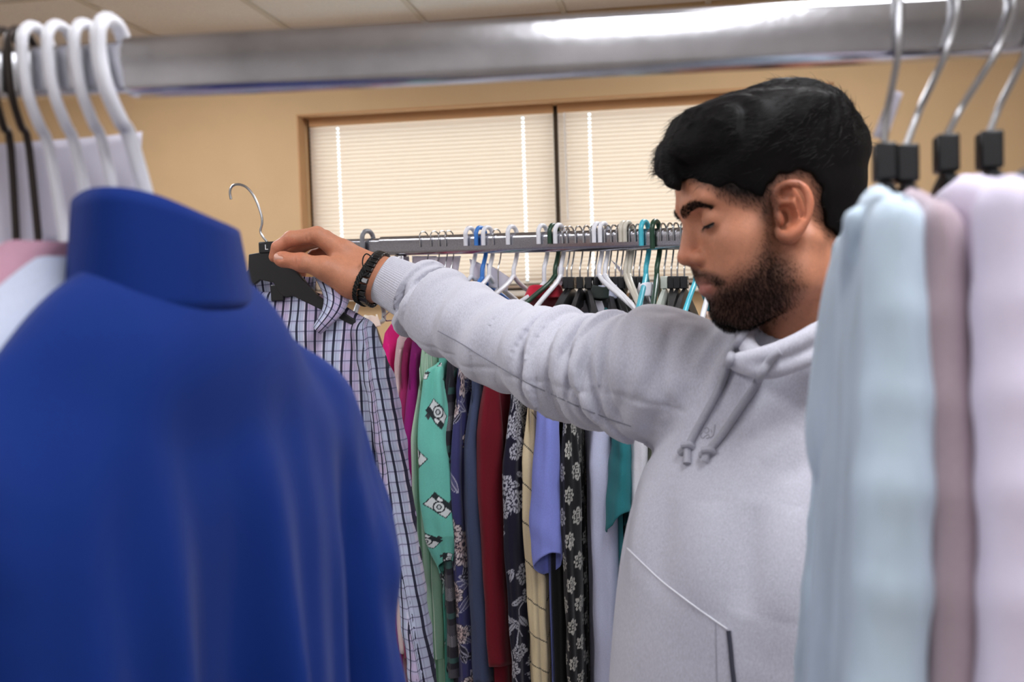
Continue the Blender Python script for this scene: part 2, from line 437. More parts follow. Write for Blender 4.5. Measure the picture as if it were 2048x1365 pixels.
class Rack: pass
def make_rack(label, p0, p1, tjoin, hh, ht, material, uprights, cross_z, rnd=0.42):
    """p0..p1 axis of the rail; below tjoin the thinner telescoping tube shows"""
    k = Rack(); p0 = np.asarray(p0); p1 = np.asarray(p1); k.p0 = p0; k.u = norm(p1 - p0); k.len = np.linalg.norm(p1 - p0)
    k.hh = hh; k.ht = ht; k.n = norm(np.cross(k.u, EZ))   # away from the rail, horizontally
    base = (p0 + p1) / 2; t = thing('garment_rack', label, 'clothes rack', (base[0], base[1], 0)); k.o = t
    rounded_rail(p0 + k.u * tjoin, p1, hh, ht, 'rail', material, t, rnd)
    rounded_rail(p0, p0 + k.u * (tjoin + 0.08), hh * 0.86, ht * 0.84, 'rail_extension', material, t, rnd)
    uh = norm([k.u[0], k.u[1], 0]); ah_ = np.array([-uh[1], uh[0], 0])
    pts = []
    for s in uprights:
        q = p0 + k.u * s; top = q[2] - hh
        MB().box((q[0], q[1], (top + 0.06) / 2), (0.0125, 0.0125, (top - 0.06) / 2), (uh, ah_, EZ)).build('upright', material, t, bevel=0.004)
        b = MB().box((q[0], q[1], 0.075), (0.0135, 0.27, 0.0135), (uh, ah_, EZ)).build('foot_bar', material, t, bevel=0.004)
        for e in (-1, 1):
            c = np.array([q[0], q[1], 0]) + ah_ * 0.25 * e
            MB().tube([c + uh * -0.012 + EZ * 0.028, c + uh * 0.012 + EZ * 0.028], 0.028, 16).build('caster', M_cap, b)
            MB().box(c + EZ * 0.054, (0.016, 0.012, 0.010), (uh, ah_, EZ)).build('caster_fork', material, b)
        pts.append(np.array([q[0], q[1], cross_z]))
    MB().tube([pts[0], pts[1]], 0.010, 12).build('lower_bar', material, t)
    return k
# rack the photographer looks through
fa, fb_ = P(280, 137, 0.61), P(1700, 66, 0.585); fu = norm(fb_ - fa)
FR = make_rack('chrome clothes rack whose thick rail spans above the blue jacket', fa - fu * 0.62, fb_ + fu * 0.55, 0.615, 0.0172, 0.0125, M_chrome, (0.03, 1.55), 0.15)
# rack behind the man
ba, bb_ = P(780, 492.5, 2.02), P(1267, 480, 1.77); bu = norm(bb_ - ba)
BR = make_rack('worn chrome clothes rack crowded with clothes in front of the window', ba - bu * 0.145, bb_ + bu * 0.52, 0.126, 0.0192, 0.0125, M_chrome_worn, (0.172, 1.24), 0.15, rnd=0.8)
def rail_at_px(k, px):
    lo, hi = 0, k.len
    for _ in range(40):
        mid = (lo + hi) / 2
        if proj(k.p0 + k.u * mid)[0] < px: lo = mid
        else: hi = mid
    return k.p0 + k.u * lo

# ---------------------------------------------------------------- hangers
PL = {n: mat('plastic_' + n, c, 0.35, var=0.02) for n, c in dict(white=(226, 226, 232), blue=(58, 122, 200), beige=(196, 190, 176), teal=(70, 178, 196),
      green=(30, 62, 44), black=(24, 24, 26), grey=(128, 130, 134), clear=(190, 196, 186), cyan=(60, 190, 214)).items()}
M_print_white = mat('white_letter_print', (235, 235, 235), 0.6)

def text_mesh(s, size, origin, ex, ey, parent, material, name='letter'):
    c = bpy.data.curves.new('t', 'FONT'); c.body = s; c.size = size; c.align_x = 'CENTER'; c.align_y = 'CENTER'; c.extrude = size * 0.02
    o = bpy.data.objects.new('t', c); COL.objects.link(o)
    dg = bpy.context.evaluated_depsgraph_get(); me = bpy.data.meshes.new_from_object(o.evaluated_get(dg))
    vv = [np.asarray(origin) + ex * v.co.x + ey * v.co.y + np.cross(ex, ey) * v.co.z for v in me.vertices]
    ff = [tuple(p.vertices) for p in me.polygons]
    bpy.data.objects.remove(o); bpy.data.meshes.remove(me); bpy.data.curves.remove(c)
    return mobj(name, vv, ff, material, parent, smooth=False)

def hook_pts(k, c, d, neck, r, tip, side=1, lean=0.0):
    """inverted J over the rail at c; d = horizontal direction across the rail; side=+1 puts the neck on the +d side"""
    hh, hw = k.hh, k.ht + r + 0.0012
    q = [(-hw, hh * tip), (-hw, hh * 0.55), (-hw * 0.95, hh + r * .6), (-hw * 0.5, hh + r + hw * 0.34), (0, hh + r + hw * 0.42),
         (hw * 0.5, hh + r + hw * 0.34), (hw * 0.97, hh + r * .6), (hw * 1.05, hh * 0.3), (hw * 1.0, -hh * 0.9), (hw * 0.55, -hh - 0.016), (0.1 * hw, -hh - 0.030), (0, neck)]
    uh = norm([k.u[0], k.u[1], 0])
    return catmull([c + d * (a * side) + EZ * z + uh * lean * min(0, z + 0.0) for a, z in q], 44)

def clip_body(t, base, nd, un, hw, drop, colour, size=None, hg=0.034):
    """moulded black hanger body below the wire: size marker, flat fin swept along the shoulders, two clips"""
    mk = MB().box(base - EZ * 0.010, (0.010, 0.0062, 0.011), (nd, un, EZ)).build('size_marker', PL[colour], t, bevel=0.0015)
    if size:
        for s in (-1, 1):
            text_mesh(size, 0.011, base - EZ * 0.010 + un * (s * 0.00635), nd * (-s), EZ, mk, M_print_white)
        text_mesh(size, 0.009, base - EZ * 0.010 - nd * 0.0102, un * -1, EZ, mk, M_print_white)
    # moulded body: a flat fin swept along the shoulders
    v = []; f = []; n = 25
    for i in range(n):
        s = -1 + 2 * i / (n - 1); a = abs(s)
        zt = -0.020 - drop * a ** 1.25; hgt = hg * (1 - 0.62 * a); th = 0.0052 + 0.004 * a
        for zz, tt in ((zt, th * 0.55), (zt - hgt * 0.25, th), (zt - hgt * 0.8, th), (zt - hgt, th * 0.6)):
            for e in (1, -1): v.append(base + nd * s * hw + EZ * zz + un * tt * e)
    for i in range(n - 1):
        o = i * 8
        for a_, b_ in ((0, 2), (2, 4), (4, 6)):
            f.append((o + a_, o + b_, o + 8 + b_, o + 8 + a_)); f.append((o + a_ + 1, o + 9 + a_, o + 9 + b_, o + b_ + 1))
        f.append((o, o + 8, o + 9, o + 1)); f.append((o + 6, o + 7, o + 15, o + 14))
    f.append((0, 1, 3, 2)); f.append((2, 3, 5, 4)); f.append((4, 5, 7, 6)); e = (n - 1) * 8
    f += [(e, e + 2, e + 3, e + 1), (e + 2, e + 4, e + 5, e + 3), (e + 4, e + 6, e + 7, e + 5)]
    ob = mobj('body', v, f, PL[colour], t); shade_auto(ob, 35)
    for s in (-1, 1): MB().box(base + nd * (s * hw * 0.62) - EZ * (0.020 + drop * 0.55 + 0.034), (0.007, 0.006, 0.016), (nd, un, EZ)).build('clip', PL[colour], t, bevel=0.002)

def make_hanger(k, c, kind, colour, label, neck=-0.075, d=None, hw=0.20, drop=0.075, side=1, size=None, group=None, lean=0.0, hook_r=None, tip=-0.2, top_off=0.0):
    """kind: 'plastic' tubular one-piece, 'clip' black moulded body with a wire hook, 'wire'"""
    d = k.n if d is None else d
    c = np.asarray(c, float); nd = norm([d[0], d[1], 0]); un = np.array([-nd[1], nd[0], 0])
    t = thing('clothes_hanger', label, 'hanger', c + EZ * (k.hh + 0.006), group)
    uh = norm([k.u[0], k.u[1], 0]); base = c + EZ * neck + uh * lean * neck
    M_ = PL[colour] if colour in PL else (M_dark_wire if colour == 'dark_wire' else M_wire)
    if kind == 'plastic':
        r = hook_r or 0.0042
        MB().tube(hook_pts(k, c, k.n, neck, r, tip, side, lean), r, 12).build('hook', M_, t)
        L = [base + EZ * 0.004, base - nd * 0.03 - EZ * 0.012, base - nd * hw * 0.6 - EZ * drop * 0.55, base - nd * hw * 0.97 - EZ * drop * 0.93, base - nd * hw - EZ * (drop + 0.012), base - nd * (hw - 0.015) - EZ * (drop + 0.022),
             base - nd * hw * 0.5 - EZ * (drop + 0.024)]
        Rr = [p + 2 * nd * ((base - p) @ nd) for p in L][::-1]
        MB().tube(catmull(L, 40), r * 1.05, 10).build('shoulder', M_, t)
        MB().tube(catmull(Rr, 40), r * 1.05, 10).build('shoulder', M_, t)
        MB().tube([L[-1], Rr[0]], r * 0.95, 10).build('bar', M_, t)
    elif kind == 'wire':
        r = hook_r or 0.0013
        MB().tube(hook_pts(k, c, k.n, neck, r, tip, side, lean), r, 8).build('hook', M_, t)
        tri = [base, base - nd * hw - EZ * drop, base - nd * (hw - 0.01) - EZ * (drop + 0.008), base + nd * (hw - 0.01) - EZ * (drop + 0.008), base + nd * hw - EZ * drop, base]
        MB().tube(tri, r, 6).build('frame', M_, t)
    else:
        r = hook_r or 0.0016
        MB().tube(hook_pts(k, c, k.n, neck, r, tip, side, lean), r, 8).build('hook', M_wire, t)
        clip_body(t, base, nd, un, hw, drop, colour, size)
    return t, base

def paper_tag(pts, label, group=None, cat='paper tag'):
    """a sheet with a gentle curl through four corner points (tl, tr, br, bl)"""
    tl, tr, br, bl = [np.asarray(p, float) for p in pts]; n = 12; v = []
    nr = norm(np.cross(tr - tl, bl - tl)); sz = np.linalg.norm(tr - tl)
    for i in range(n):
        for j in range(n):
            a, b = j / (n - 1), i / (n - 1)
            p = (tl * (1 - a) + tr * a) * (1 - b) + (bl * (1 - a) + br * a) * b
            v.append(p + nr * sz * 0.07 * math.sin(a * 2.6 + b * 1.1))
    c = np.mean(v, axis=0)
    o = mobj('paper_tag', np.array(v) - c, gridfaces(n, n), M_paper); o.location = c
    s = o.modifiers.new('solid', 'SOLIDIFY'); s.thickness = 0.0004
    return tag(o, label, cat, group)
M_paper = mat('paper', (226, 222, 232), 0.8, var=0.02, trans=0.25)

# ---------------------------------------------------------------- garments
def cloth(name, c, var=0.06, bump=0.25, bscale=900, sheen=0.15, attr=None, rough=0.85, trans=0.0, stretch=(1, 1, 1), vscale=500):
    return mat(name, c, rough, var=var, vscale=vscale, bump=bump, bscale=bscale, sheen=sheen, attr=attr, trans=trans, stretch=stretch, spec=0.2)

def shirt_body(parent, N, d, hw, drop, nk, length, th, material, nu=70, nv=90, flare=0.05, fold=0.008, seed=0, paint=None, name='body', near_dense=False, skew=(0, 0), hem=0.0, kf=(3, 5, 9), scoop=0.0):
    """two sheets hung over a shoulder line: N top centre, d horizontal direction along the shoulders"""
    N = np.asarray(N, float); d = norm(d); n = np.array([d[1], -d[0], 0]); r = np.random.default_rng(seed)
    x = np.linspace(0, 1, nu); s = (-1 + 2 * x ** 1.7) if near_dense else (-1 + 2 * x)
    t = np.linspace(0, 1, nv) ** 1.15
    S, T_ = np.meshgrid(s, t)
    a = np.abs(S) * hw
    zt = np.where(a < nk, -0.10 * drop * (1 - (a / nk) ** 2) * 0, -drop * np.clip((a - nk) / (hw - nk), 0, 1) ** 1.15) - 0.035 * sstep(0.9, 1.0, np.abs(S)) ** 2
    W = hw * (1 + flare * T_)
    Vd = T_ * length
    sheets = []; uvs = []
    for sd in (1, -1):
        ph = r.uniform(0, 6.28, 6)
        Tk = (0.003 + th * (1 - np.exp(-Vd / 0.07))) * (1 - 0.9 * np.abs(S) ** 5) * sstep(-0.001, 0.03, Vd)
        fa_ = fold * sstep(0.04, 0.45, T_) * (1 - 0.6 * np.abs(S) ** 6)
        wob = 0.5 * np.sin(3.0 * T_ + ph[3])
        D = fa_ * (np.sin(kf[0] * np.pi * S + ph[0] + wob) + 0.7 * np.sin(kf[1] * np.pi * S + ph[1] + 1.6 * wob + 0.8 * T_) + 0.35 * np.sin(kf[2] * np.pi * S + ph[2] + 2.0 * T_))
        D2 = fold * 0.5 * np.sin(18 * T_ + 3 * S + ph[4]) * sstep(0, 0.15, T_) * np.exp(-T_ * 3)      # drag lines from the shoulder
        off = sd * Tk + D + D2
        sco = -scoop * np.clip(1 - (a / (nk * 1.15)) ** 2, 0, 1) if sd > 0 else 0.0
        q = N + d * (S * W)[..., None] + n * off[..., None] + EZ * (zt + sco - Vd + hem * np.sin(2 * np.pi * S) * T_)[..., None] + (np.array([skew[0], skew[1], 0]) * (T_ ** 1.0)[..., None])
        sheets.append(q); uvs.append(np.stack([(S + 1) * hw * 1.0 + (0.5 if sd < 0 else 0), Vd], -1))
    v = np.concatenate([sheets[0].reshape(-1, 3), sheets[1].reshape(-1, 3)]); uv = np.concatenate([uvs[0].reshape(-1, 2), uvs[1].reshape(-1, 2)])
    f1 = gridfaces(nv, nu); f2 = gridfaces(nv, nu, off=nu * nv)[:, ::-1]
    col = np.asarray(paint(uv[:, 0], uv[:, 1])) if paint else None
    o = mobj(name, v, np.concatenate([f1, f2]), material, parent, uv=uv, color=col)
    return o

def sleeve(parent, path, ra, rb, d, material, n=70, seg=40, fold=0.004, seed=0, paint=None, name='sleeve', twist=0.0, bunch=3.0, open_end=True, ufree=0.0, slant=0.0):
    """hanging sleeve: elliptical tube along a path; ra half-width along d, rb half-thickness across"""
    c = catmull(path, n); tt = np.linspace(0, 1, n); r = np.random.default_rng(seed); ph = r.uniform(0, 6.28, 6)
    d = norm(d); t = norm(c[-1] - c[0]); e1 = norm(d - t * (d @ t)); e2 = np.cross(t, e1)
    A = np.interp(tt, np.linspace(0, 1, len(ra)), ra); B = np.interp(tt, np.linspace(0, 1, len(rb)), rb)
    th = np.linspace(0, 2 * np.pi, seg, endpoint=False)
    TH, TT = np.meshgrid(th, tt)
    am = fold * sstep(0.02, 0.25, TT)
    D = am * (np.sin(3 * TH + ph[0] + 2 * TT) + 0.7 * np.sin(5 * TH + ph[1] - 3 * TT) + 0.6 * np.sin(bunch * 9 * TT + 2 * TH + ph[2]) * 0.6 + 0.4 * np.sin(7 * TH + ph[3] + 6 * TT))
    TW = TH + twist * TT
    v = c[:, None] + e1 * ((A[:, None] + D) * np.cos(TW))[..., None] + e2 * ((B[:, None] + D) * np.sin(TW))[..., None]
    v = v + t * (slant * np.cos(TW + .6) * TT ** 6)[..., None]
    Lc = np.linalg.norm(c[-1] - c[0]); per = np.pi * (np.mean(ra) + np.mean(rb))
    uv = np.stack([TH / (2 * np.pi) * per + ufree, TT * Lc], -1)
    col = np.asarray(paint(uv[..., 0].ravel(), uv[..., 1].ravel())) if paint else None
    o = mobj(name, v.reshape(-1, 3), gridfaces(n, seg, closed=True), material, parent, uv=uv.reshape(-1, 2), color=col)
    if open_end:
        s = o.modifiers.new('solid', 'SOLIDIFY'); s.thickness = 0.0016; s.offset = -1
    return o

def collar(parent, N, d, a, b, h, material, lean=0.012, arc=(0, 360), rise=0.0, thick=0.003, name='collar', seed=0, uvs=1.0, n=56, tilt=0.0):
    N = np.asarray(N, float); d = norm(d); nn = np.array([d[1], -d[0], 0]); m_ = 9
    th = np.radians(np.linspace(arc[0], arc[1], n)); v = []; uv = []
    for j in range(m_):
        k = j / (m_ - 1)
        for x in th:
            aa = a - lean * k + 0.0015 * math.sin(5 * x + seed) * k; bb = b - lean * 0.6 * k
            v.append(N + d * (aa * math.cos(x)) + nn * (bb * math.sin(x)) + EZ * (k * h + rise * math.cos(x) * k + tilt * math.cos(x) + 0.002 * k * math.sin(3 * x + seed)))
            uv.append((x * a, 0.3 - k * h))
    o = mobj(name, v, gridfaces(m_, n), material, parent, uv=uv)
    s = o.modifiers.new('solid', 'SOLIDIFY'); s.thickness = thick
    return o
# ---------------------------------------------------------------- flat prints, drawn as colour functions over the cloth (u, v in metres)
def C3(c): return np.array(lin(c))
def base_fill(u, c): return np.repeat(C3(c)[None], len(u), 0)
def lay(col, mask, c): col[mask] = C3(c); return col
def seg_dist(u, v, a, b):
    ax, ay = a; bx, by = b; dx, dy = bx - ax, by - ay; t = np.clip(((u - ax) * dx + (v - ay) * dy) / (dx * dx + dy * dy + 1e-12), 0, 1)
    return np.hypot(u - ax - t * dx, v - ay - t * dy)
def flower(col, u, v, x, y, R, rot, c1, c2, c3=None, petals=7):
    m_ = (np.abs(u - x) < R * 1.2) & (np.abs(v - y) < R * 1.2)
    if not m_.any(): return col
    du, dv = u[m_] - x, v[m_] - y; r = np.hypot(du, dv); a = np.arctan2(dv, du) + rot
    edge = R * (0.78 + 0.2 * np.abs(np.cos(petals * a / 2))); ins = r < edge
    ribs = (np.sin(petals * 3.0 * a) > 0.72) & (r > 0.3 * R); ring = (np.abs(r - R * 0.55 * (0.8 + 0.2 * np.cos(petals * a))) < R * 0.06) | (r < 0.16 * R)
    sub = col[m_]; sub[ins] = C3(c1); sub[ins & ribs] = C3(c2); sub[ins & ring] = C3(c2)
    if c3 is not None: sub[ins & (r > 0.62 * R) & ~ribs] = C3(c3)
    sub[ins & (r > edge - R * 0.07)] = C3(c2)
    col[m_] = sub; return col
def leaf(col, u, v, x, y, L, rot, c1, c2):
    m_ = (np.abs(u - x) < L) & (np.abs(v - y) < L)
    if not m_.any(): return col
    du, dv = u[m_] - x, v[m_] - y; a = du * math.cos(rot) + dv * math.sin(rot); b = -du * math.sin(rot) + dv * math.cos(rot)
    w_ = 0.30 * L * (1 - (a / (L * 0.8)) ** 2); ins = (np.abs(b) < w_) & (np.abs(a) < L * 0.8)
    sub = col[m_]; sub[ins] = C3(c1); sub[ins & ((np.abs(b) < 0.03 * L) | (np.abs(b) > w_ - 0.05 * L))] = C3(c2); col[m_] = sub; return col

def p_cameras(u, v):
    col = base_fill(u, (112, 196, 178)); r = np.random.default_rng(3)
    k = 0
    for y in np.arange(0.02, 0.62, 0.058):
        for x in np.arange(-0.01, 0.26, 0.062):
            k += 1; x0 = x + (0.03 if int(round(y / 0.058)) % 2 else 0) + r.uniform(-.005, .005); y0 = y + r.uniform(-.008, .008); an = r.uniform(-1.3, 1.3) + (1.4 if r.random() < .4 else 0)
            a = (u - x0) * math.cos(an) + (v - y0) * math.sin(an); b = -(u - x0) * math.sin(an) + (v - y0) * math.cos(an)
            W_, H_ = 0.017, 0.0105
            body = (np.abs(a) < W_) & (np.abs(b) < H_)
            lay(col, body, (44, 52, 54)); lay(col, (np.abs(a) < W_ * .92) & (b < H_ * .88) & (b > -H_ * .25), (222, 228, 226))
            lay(col, (np.abs(a + W_ * .55) < W_ * .2) & (np.abs(b + H_ * 1.2) < H_ * .25), (60, 66, 68)); lay(col, (np.abs(a - W_ * .3) < W_ * .22) & (np.abs(b + H_ * .62) < H_ * .2), (232, 236, 234))
            rr = np.hypot(a, b - H_ * .2); lay(col, rr < H_ * .78, (40, 46, 50)); lay(col, rr < H_ * .6, (226, 232, 230)); lay(col, rr < H_ * .34, (60, 70, 72)); lay(col, rr < H_ * .2, (206, 212, 212))
    return col
def p_floral_navy(u, v):
    col = base_fill(u, (58, 58, 104)); r = np.random.default_rng(11)
    u = np.mod(u, .5)
    for i in range(260): leaf(col, u, v, r.uniform(-.02, .42), r.uniform(0, 1.0), r.uniform(.018, .034), r.uniform(0, 3.1), (40, 38, 56) if r.random() < .5 else (84, 84, 120), (176, 174, 190))
    for i in range(190): flower(col, u, v, r.uniform(-.02, .42), r.uniform(0, 1.0), r.uniform(.016, .03), r.uniform(0, 6), (196, 172, 168), (52, 46, 62), (214, 200, 200), 8)
    return col
def p_floral_white(u, v):
    col = base_fill(u, (26, 24, 42)); r = np.random.default_rng(5)
    u = np.mod(u, .5)
    for i in range(60):
        x = r.uniform(0, .42); y = r.uniform(0, 1.0); pts = [(x, y)]
        for k in range(7): pts.append((pts[-1][0] + r.uniform(-.014, .014), pts[-1][1] + 0.016))
        for a, b in zip(pts[:-1], pts[1:]):
            mm = (np.abs(u - a[0]) < .03) & (np.abs(v - a[1]) < .03)
            if mm.any():
                sub = col[mm]; sub[seg_dist(u[mm], v[mm], a, b) < 0.0011] = C3((176, 176, 186)); col[mm] = sub
    for i in range(520): leaf(col, u, v, r.uniform(-.02, .42), r.uniform(0, 1.0), r.uniform(.012, .022), r.uniform(0, 3.1), (176, 176, 186), (34, 32, 50))
    for i in range(230): flower(col, u, v, r.uniform(-.02, .42), r.uniform(0, 1.0), r.uniform(.014, .022), r.uniform(0, 6), (182, 182, 190), (34, 32, 50), None, 6)
    return col
def p_diamonds(u, v):
    col = base_fill(u, (226, 208, 168))
    P_ = 0.062; w_ = (v + 0.55 * u * 1.6) ; ph = np.mod(w_, P_) - P_ / 2
    lay(col, np.abs(ph) < 0.0011, (28, 24, 26))
    for off in (0.0, 0.045, 0.09, 0.135, 0.18, 0.5, 0.545, .59, .635):
        a = np.abs(u - off - 0.014) / 0.0085; b = np.abs(ph) / 0.0125; dd = a + b
        lay(col, (dd < 1.0), (28, 24, 26)); lay(col, dd < 0.68, (226, 208, 168))
    return col
def p_medallions(u, v):
    col = base_fill(u, (20, 19, 22)); P_, Q_ = 0.040, 0.035
    j = np.round(v / Q_); uu = u + np.where(np.mod(j, 2) == 0, 0, P_ / 2); i = np.round(uu / P_)
    a = uu - i * P_; b = v - j * Q_; r = np.hypot(a, b * 0.85); an = np.arctan2(b, a)
    R = 0.0122; edge = R * (0.86 + 0.14 * np.cos(8 * an))
    c1 = (186, 184, 176)
    lay(col, (r < edge) & (r > edge * 0.72), c1); lay(col, (r < R * 0.60) & (r > R * 0.42) & (np.sin(6 * an) > -0.6), c1)
    lay(col, (np.abs(a) < R * 0.24) & (np.abs(b) < R * 0.34), c1); lay(col, (np.abs(a) < R * 0.09) & (np.abs(b) < R * 0.18), (20, 19, 22))
    lay(col, (np.abs(r - R * 0.68) < R * 0.05) & (np.sin(14 * an) > 0.2), (120, 118, 112))
    return col
def p_knit(u, v):
    col = base_fill(u, (44, 42, 50)); k = np.floor(v / 0.012).astype(int); h = (k * 2654435761 % 97) / 97.0
    lay(col, h > 0.55, (74, 72, 80)); lay(col, h > 0.82, (132, 130, 136)); lay(col, (h > 0.82) & (np.sin(u * 1900) * np.sin(v * 1700) > 0.3), (52, 50, 58)); lay(col, (h > .3) & (h < .38), (60, 92, 88))
    return col
def p_greenstripe(u, v):
    col = base_fill(u, (178, 204, 180)); lay(col, np.mod(u, 0.016) < 0.005, (122, 160, 128)); lay(col, np.mod(u, 0.032) < 0.0022, (236, 236, 222)); return col
def p_darkflowers(u, v):
    col = base_fill(u, (28, 40, 36)); r = np.random.default_rng(2)
    for i in range(260): flower(col, u, v, r.uniform(-.02, .95), r.uniform(0, 1.0), r.uniform(.005, .009), r.uniform(0, 6), (196, 206, 196), (120, 140, 124), None, 5)
    return col

def plaid_material():
    M = cloth('plaid_cotton', (200, 195, 215), var=0.03, bump=0.15, bscale=1200, sheen=0.05)
    nt = M.node_tree; L = nt.links.new; b = nt.nodes['Principled BSDF']
    uv = nt.nodes.new('ShaderNodeUVMap'); sp = nt.nodes.new('ShaderNodeSeparateXYZ'); L(uv.outputs[0], sp.inputs[0])
    def math_(op, a, b_=None):
        n = nt.nodes.new('ShaderNodeMath'); n.operation = op
        for i, x in enumerate((a, b_)):
            if x is None: continue
            if isinstance(x, (int, float)): n.inputs[i].default_value = x
            else: L(x, n.inputs[i])
        return n.outputs[0]
    def stripe(sock, period, lo, hi):
        fr = math_('FRACT', math_('ADD', math_('DIVIDE', sock, period), 20.0))
        return math_('MULTIPLY', math_('GREATER_THAN', fr, lo), math_('LESS_THAN', fr, hi))
    def mixc(fac, a, c, k=1.0):
        n = nt.nodes.new('ShaderNodeMix'); n.data_type = 'RGBA'
        L(math_('MULTIPLY', fac, k), n.inputs[0])
        if isinstance(a, tuple): n.inputs[6].default_value = (*lin(a), 1)
        else: L(a, n.inputs[6])
        n.inputs[7].default_value = (*lin(c), 1); return n.outputs[2]
    U_, V_ = sp.outputs[0], sp.outputs[1]
    c = mixc(stripe(U_, 0.052, 0.0, 0.46), (206, 202, 220), (188, 174, 204))
    c = mixc(stripe(U_, 0.052, 0.52, 0.96), c, (180, 188, 210))
    c = mixc(stripe(V_, 0.0150, 0.0, 0.42), c, (178, 176, 206), 0.55)
    c = mixc(stripe(V_, 0.0150, 0.10, 0.22), c, (70, 70, 104), 0.62)
    c = mixc(stripe(U_, 0.0130, 0.40, 0.54), c, (120, 118, 150), 0.35)
    c = mixc(stripe(U_, 0.0130, 0.0, 0.26), c, (22, 22, 46), 0.95)
    L(c, b.inputs['Base Color'])
    return M
# ---------------------------------------------------------------- soft garments: body and sleeves melted into one surface
def garment_sdf(parent, name, N, d, hw, drop, nk, length, th, material, sleeves, fold=0.004, flare=0.08, res=0.004, seed=0, blend=0.02, skew=(0, 0), kf=(2.6, 4.7, 8.3), carve=(), ridges=(), uvf=None, tilt=0.0, neckband=None, yoke=None, swob=.35):
    N = np.asarray(N, float); d = norm(d); n = np.array([d[1], -d[0], 0]); ph = np.random.default_rng(seed).uniform(0, 6.28, 8)
    N32, d32, n32 = N.astype(np.float32), d.astype(np.float32), n.astype(np.float32)
    def f(p):
        v = p - N32; s = v @ d32; t = v @ n32; z = v[:, 2]; dn = np.clip(-z, 0, 2); k = dn / length
        s = s - (skew[0] * d[0] + skew[1] * d[1]) * k; t = t - (skew[0] * n[0] + skew[1] * n[1]) * k
        W = hw * (1 + flare * k); a = np.abs(s)
        ztop = -drop * np.clip((a - nk) / (hw - nk), 0, 1.5) ** 1.15 + tilt * s
        below = ztop - z                                       # distance below the shoulder line
        am = fold * sstep(.02, .40, dn); S_ = s / hw
        wob = .6 * np.sin(4 * k + ph[3])
        D = am * (np.sin(kf[0] * np.pi * S_ + ph[0] + wob) + .8 * np.sin(kf[1] * np.pi * S_ + ph[1] + 1.5 * wob) + .4 * np.sin(kf[2] * np.pi * S_ + ph[2] + 2.5 * k))
        D += min(.6 * fold, .0035) * np.sin(55 * (below - .55 * a) + ph[4]) * np.exp(-below / .10) * sstep(.0, .04, below)       # drag lines running down from the neck
        T_ = (.006 + th * (1 - np.exp(-np.clip(below, 0, 1) / .055)))
        body = np.abs(t - D) - T_ * np.sqrt(np.clip(1 - (a / W) ** 3, 0.0004, 1))
        body = smax(body * .8, a - W, .012); body = smax(body, (z - ztop) * .9, .012); body = np.maximum(body, -z - length)
        q = p - n32 * (D * .6)[:, None]
        for pts, rs in sleeves:
            c = catmull(pts, 12); r = np.interp(np.linspace(0, 1, 12), np.linspace(0, 1, len(rs)), rs)
            e = chain(q, c, r, .006)
            e = e - fold * swob * np.sin(70 * p[:, 2] + 24 * s + ph[5]) * sstep(.0, .1, dn)
            body = smin(body, e, blend)
        if yoke is not None: body = smin(body, ell(np.stack([s, t, z], 1).astype(np.float32), *yoke), .030)
        if neckband is not None:
            ca, cb, ch, sl = neckband                          # stand collar: an oval band with an opening at its far end
            aa = ca * (1.12 - .24 * np.clip(z / ch, 0, 1)); kk = np.sqrt((s / aa) ** 2 + (t / cb) ** 2)
            cb_ = np.abs(kk - 1) * np.minimum(ca, cb) - .0042
            cb_ = smax(cb_, np.maximum(z - ch - sl * s, -z - .03), .004); cb_ = smax(cb_, -np.maximum(.75 * ca - s, np.abs(t - .012) - .010), .004)
            body = smin(body, cb_, .012)
        for pts, r in ridges: body = smin(body, chain(p, catmull(pts, 10), [r] * 10, .003), .002)
        for c, r in carve: body = smax(body, -ell(p, c, r), .006)
        return body
    allp = np.concatenate([np.array(p_) for p_, _ in sleeves] + [[N + d * hw * 1.1, N - d * hw * 1.1]]); m_ = max(max(r) for _, r in sleeves) + .03
    lo = allp.min(0) - m_ - th - abs(skew[0]); hi = allp.max(0) + m_ + th + abs(skew[0])
    z0 = max(lo[2], N[2] - length - .02)
    v, q = mesh_sdf(f, axis_((lo[0], hi[0], res)), axis_((lo[1], hi[1], res)), axis_((z0, N[2] - .2, res * 1.6), (N[2] - .2, N[2] + .075, res)))
    return mobj(name, v, q, material, parent, uv=uvf(v) if uvf else None)
# ---------------------------------------------------------------- foreground rack, left: blue jacket and what hangs behind it
G_FL = 'hangers at the jacket end of the front rack'
def fg_hang(px, kind, colour, label, neck, shift, d, **kw):
    c = rail_at_px(FR, px); t, base = make_hanger(FR, c, kind, colour, label, neck=neck, d=d, side=1, lean=shift / neck, **kw)
    return base
dJ = norm([0.38, 0.925, 0])
NJ = P(326, 552, 0.605)
rp = rail_at_px(FR, 228); nk_ = NJ[2] - 0.004 - rp[2]
fg_hang(228, 'plastic', 'white', 'white plastic tube hanger carrying the blue jacket', nk_, (NJ - rp) @ fu, dJ, hw=0.150, drop=0.080, hook_r=0.0046, tip=-0.6)
M_jacket = cloth('royal_blue_softshell', (4, 41, 116), var=0.10, bump=0.2, bscale=1500, sheen=0.06, vscale=1400)
t = thing('jacket', 'royal blue stand-collar jacket hanging with its back turned to the man', 'jacket', (NJ[0], NJ[1], NJ[2] - 0.7))
SJ = NJ + dJ * 0.185 - EZ * 0.100; SK = NJ - dJ * 0.185 - EZ * 0.100; nJ = np.array([dJ[1], -dJ[0], 0])
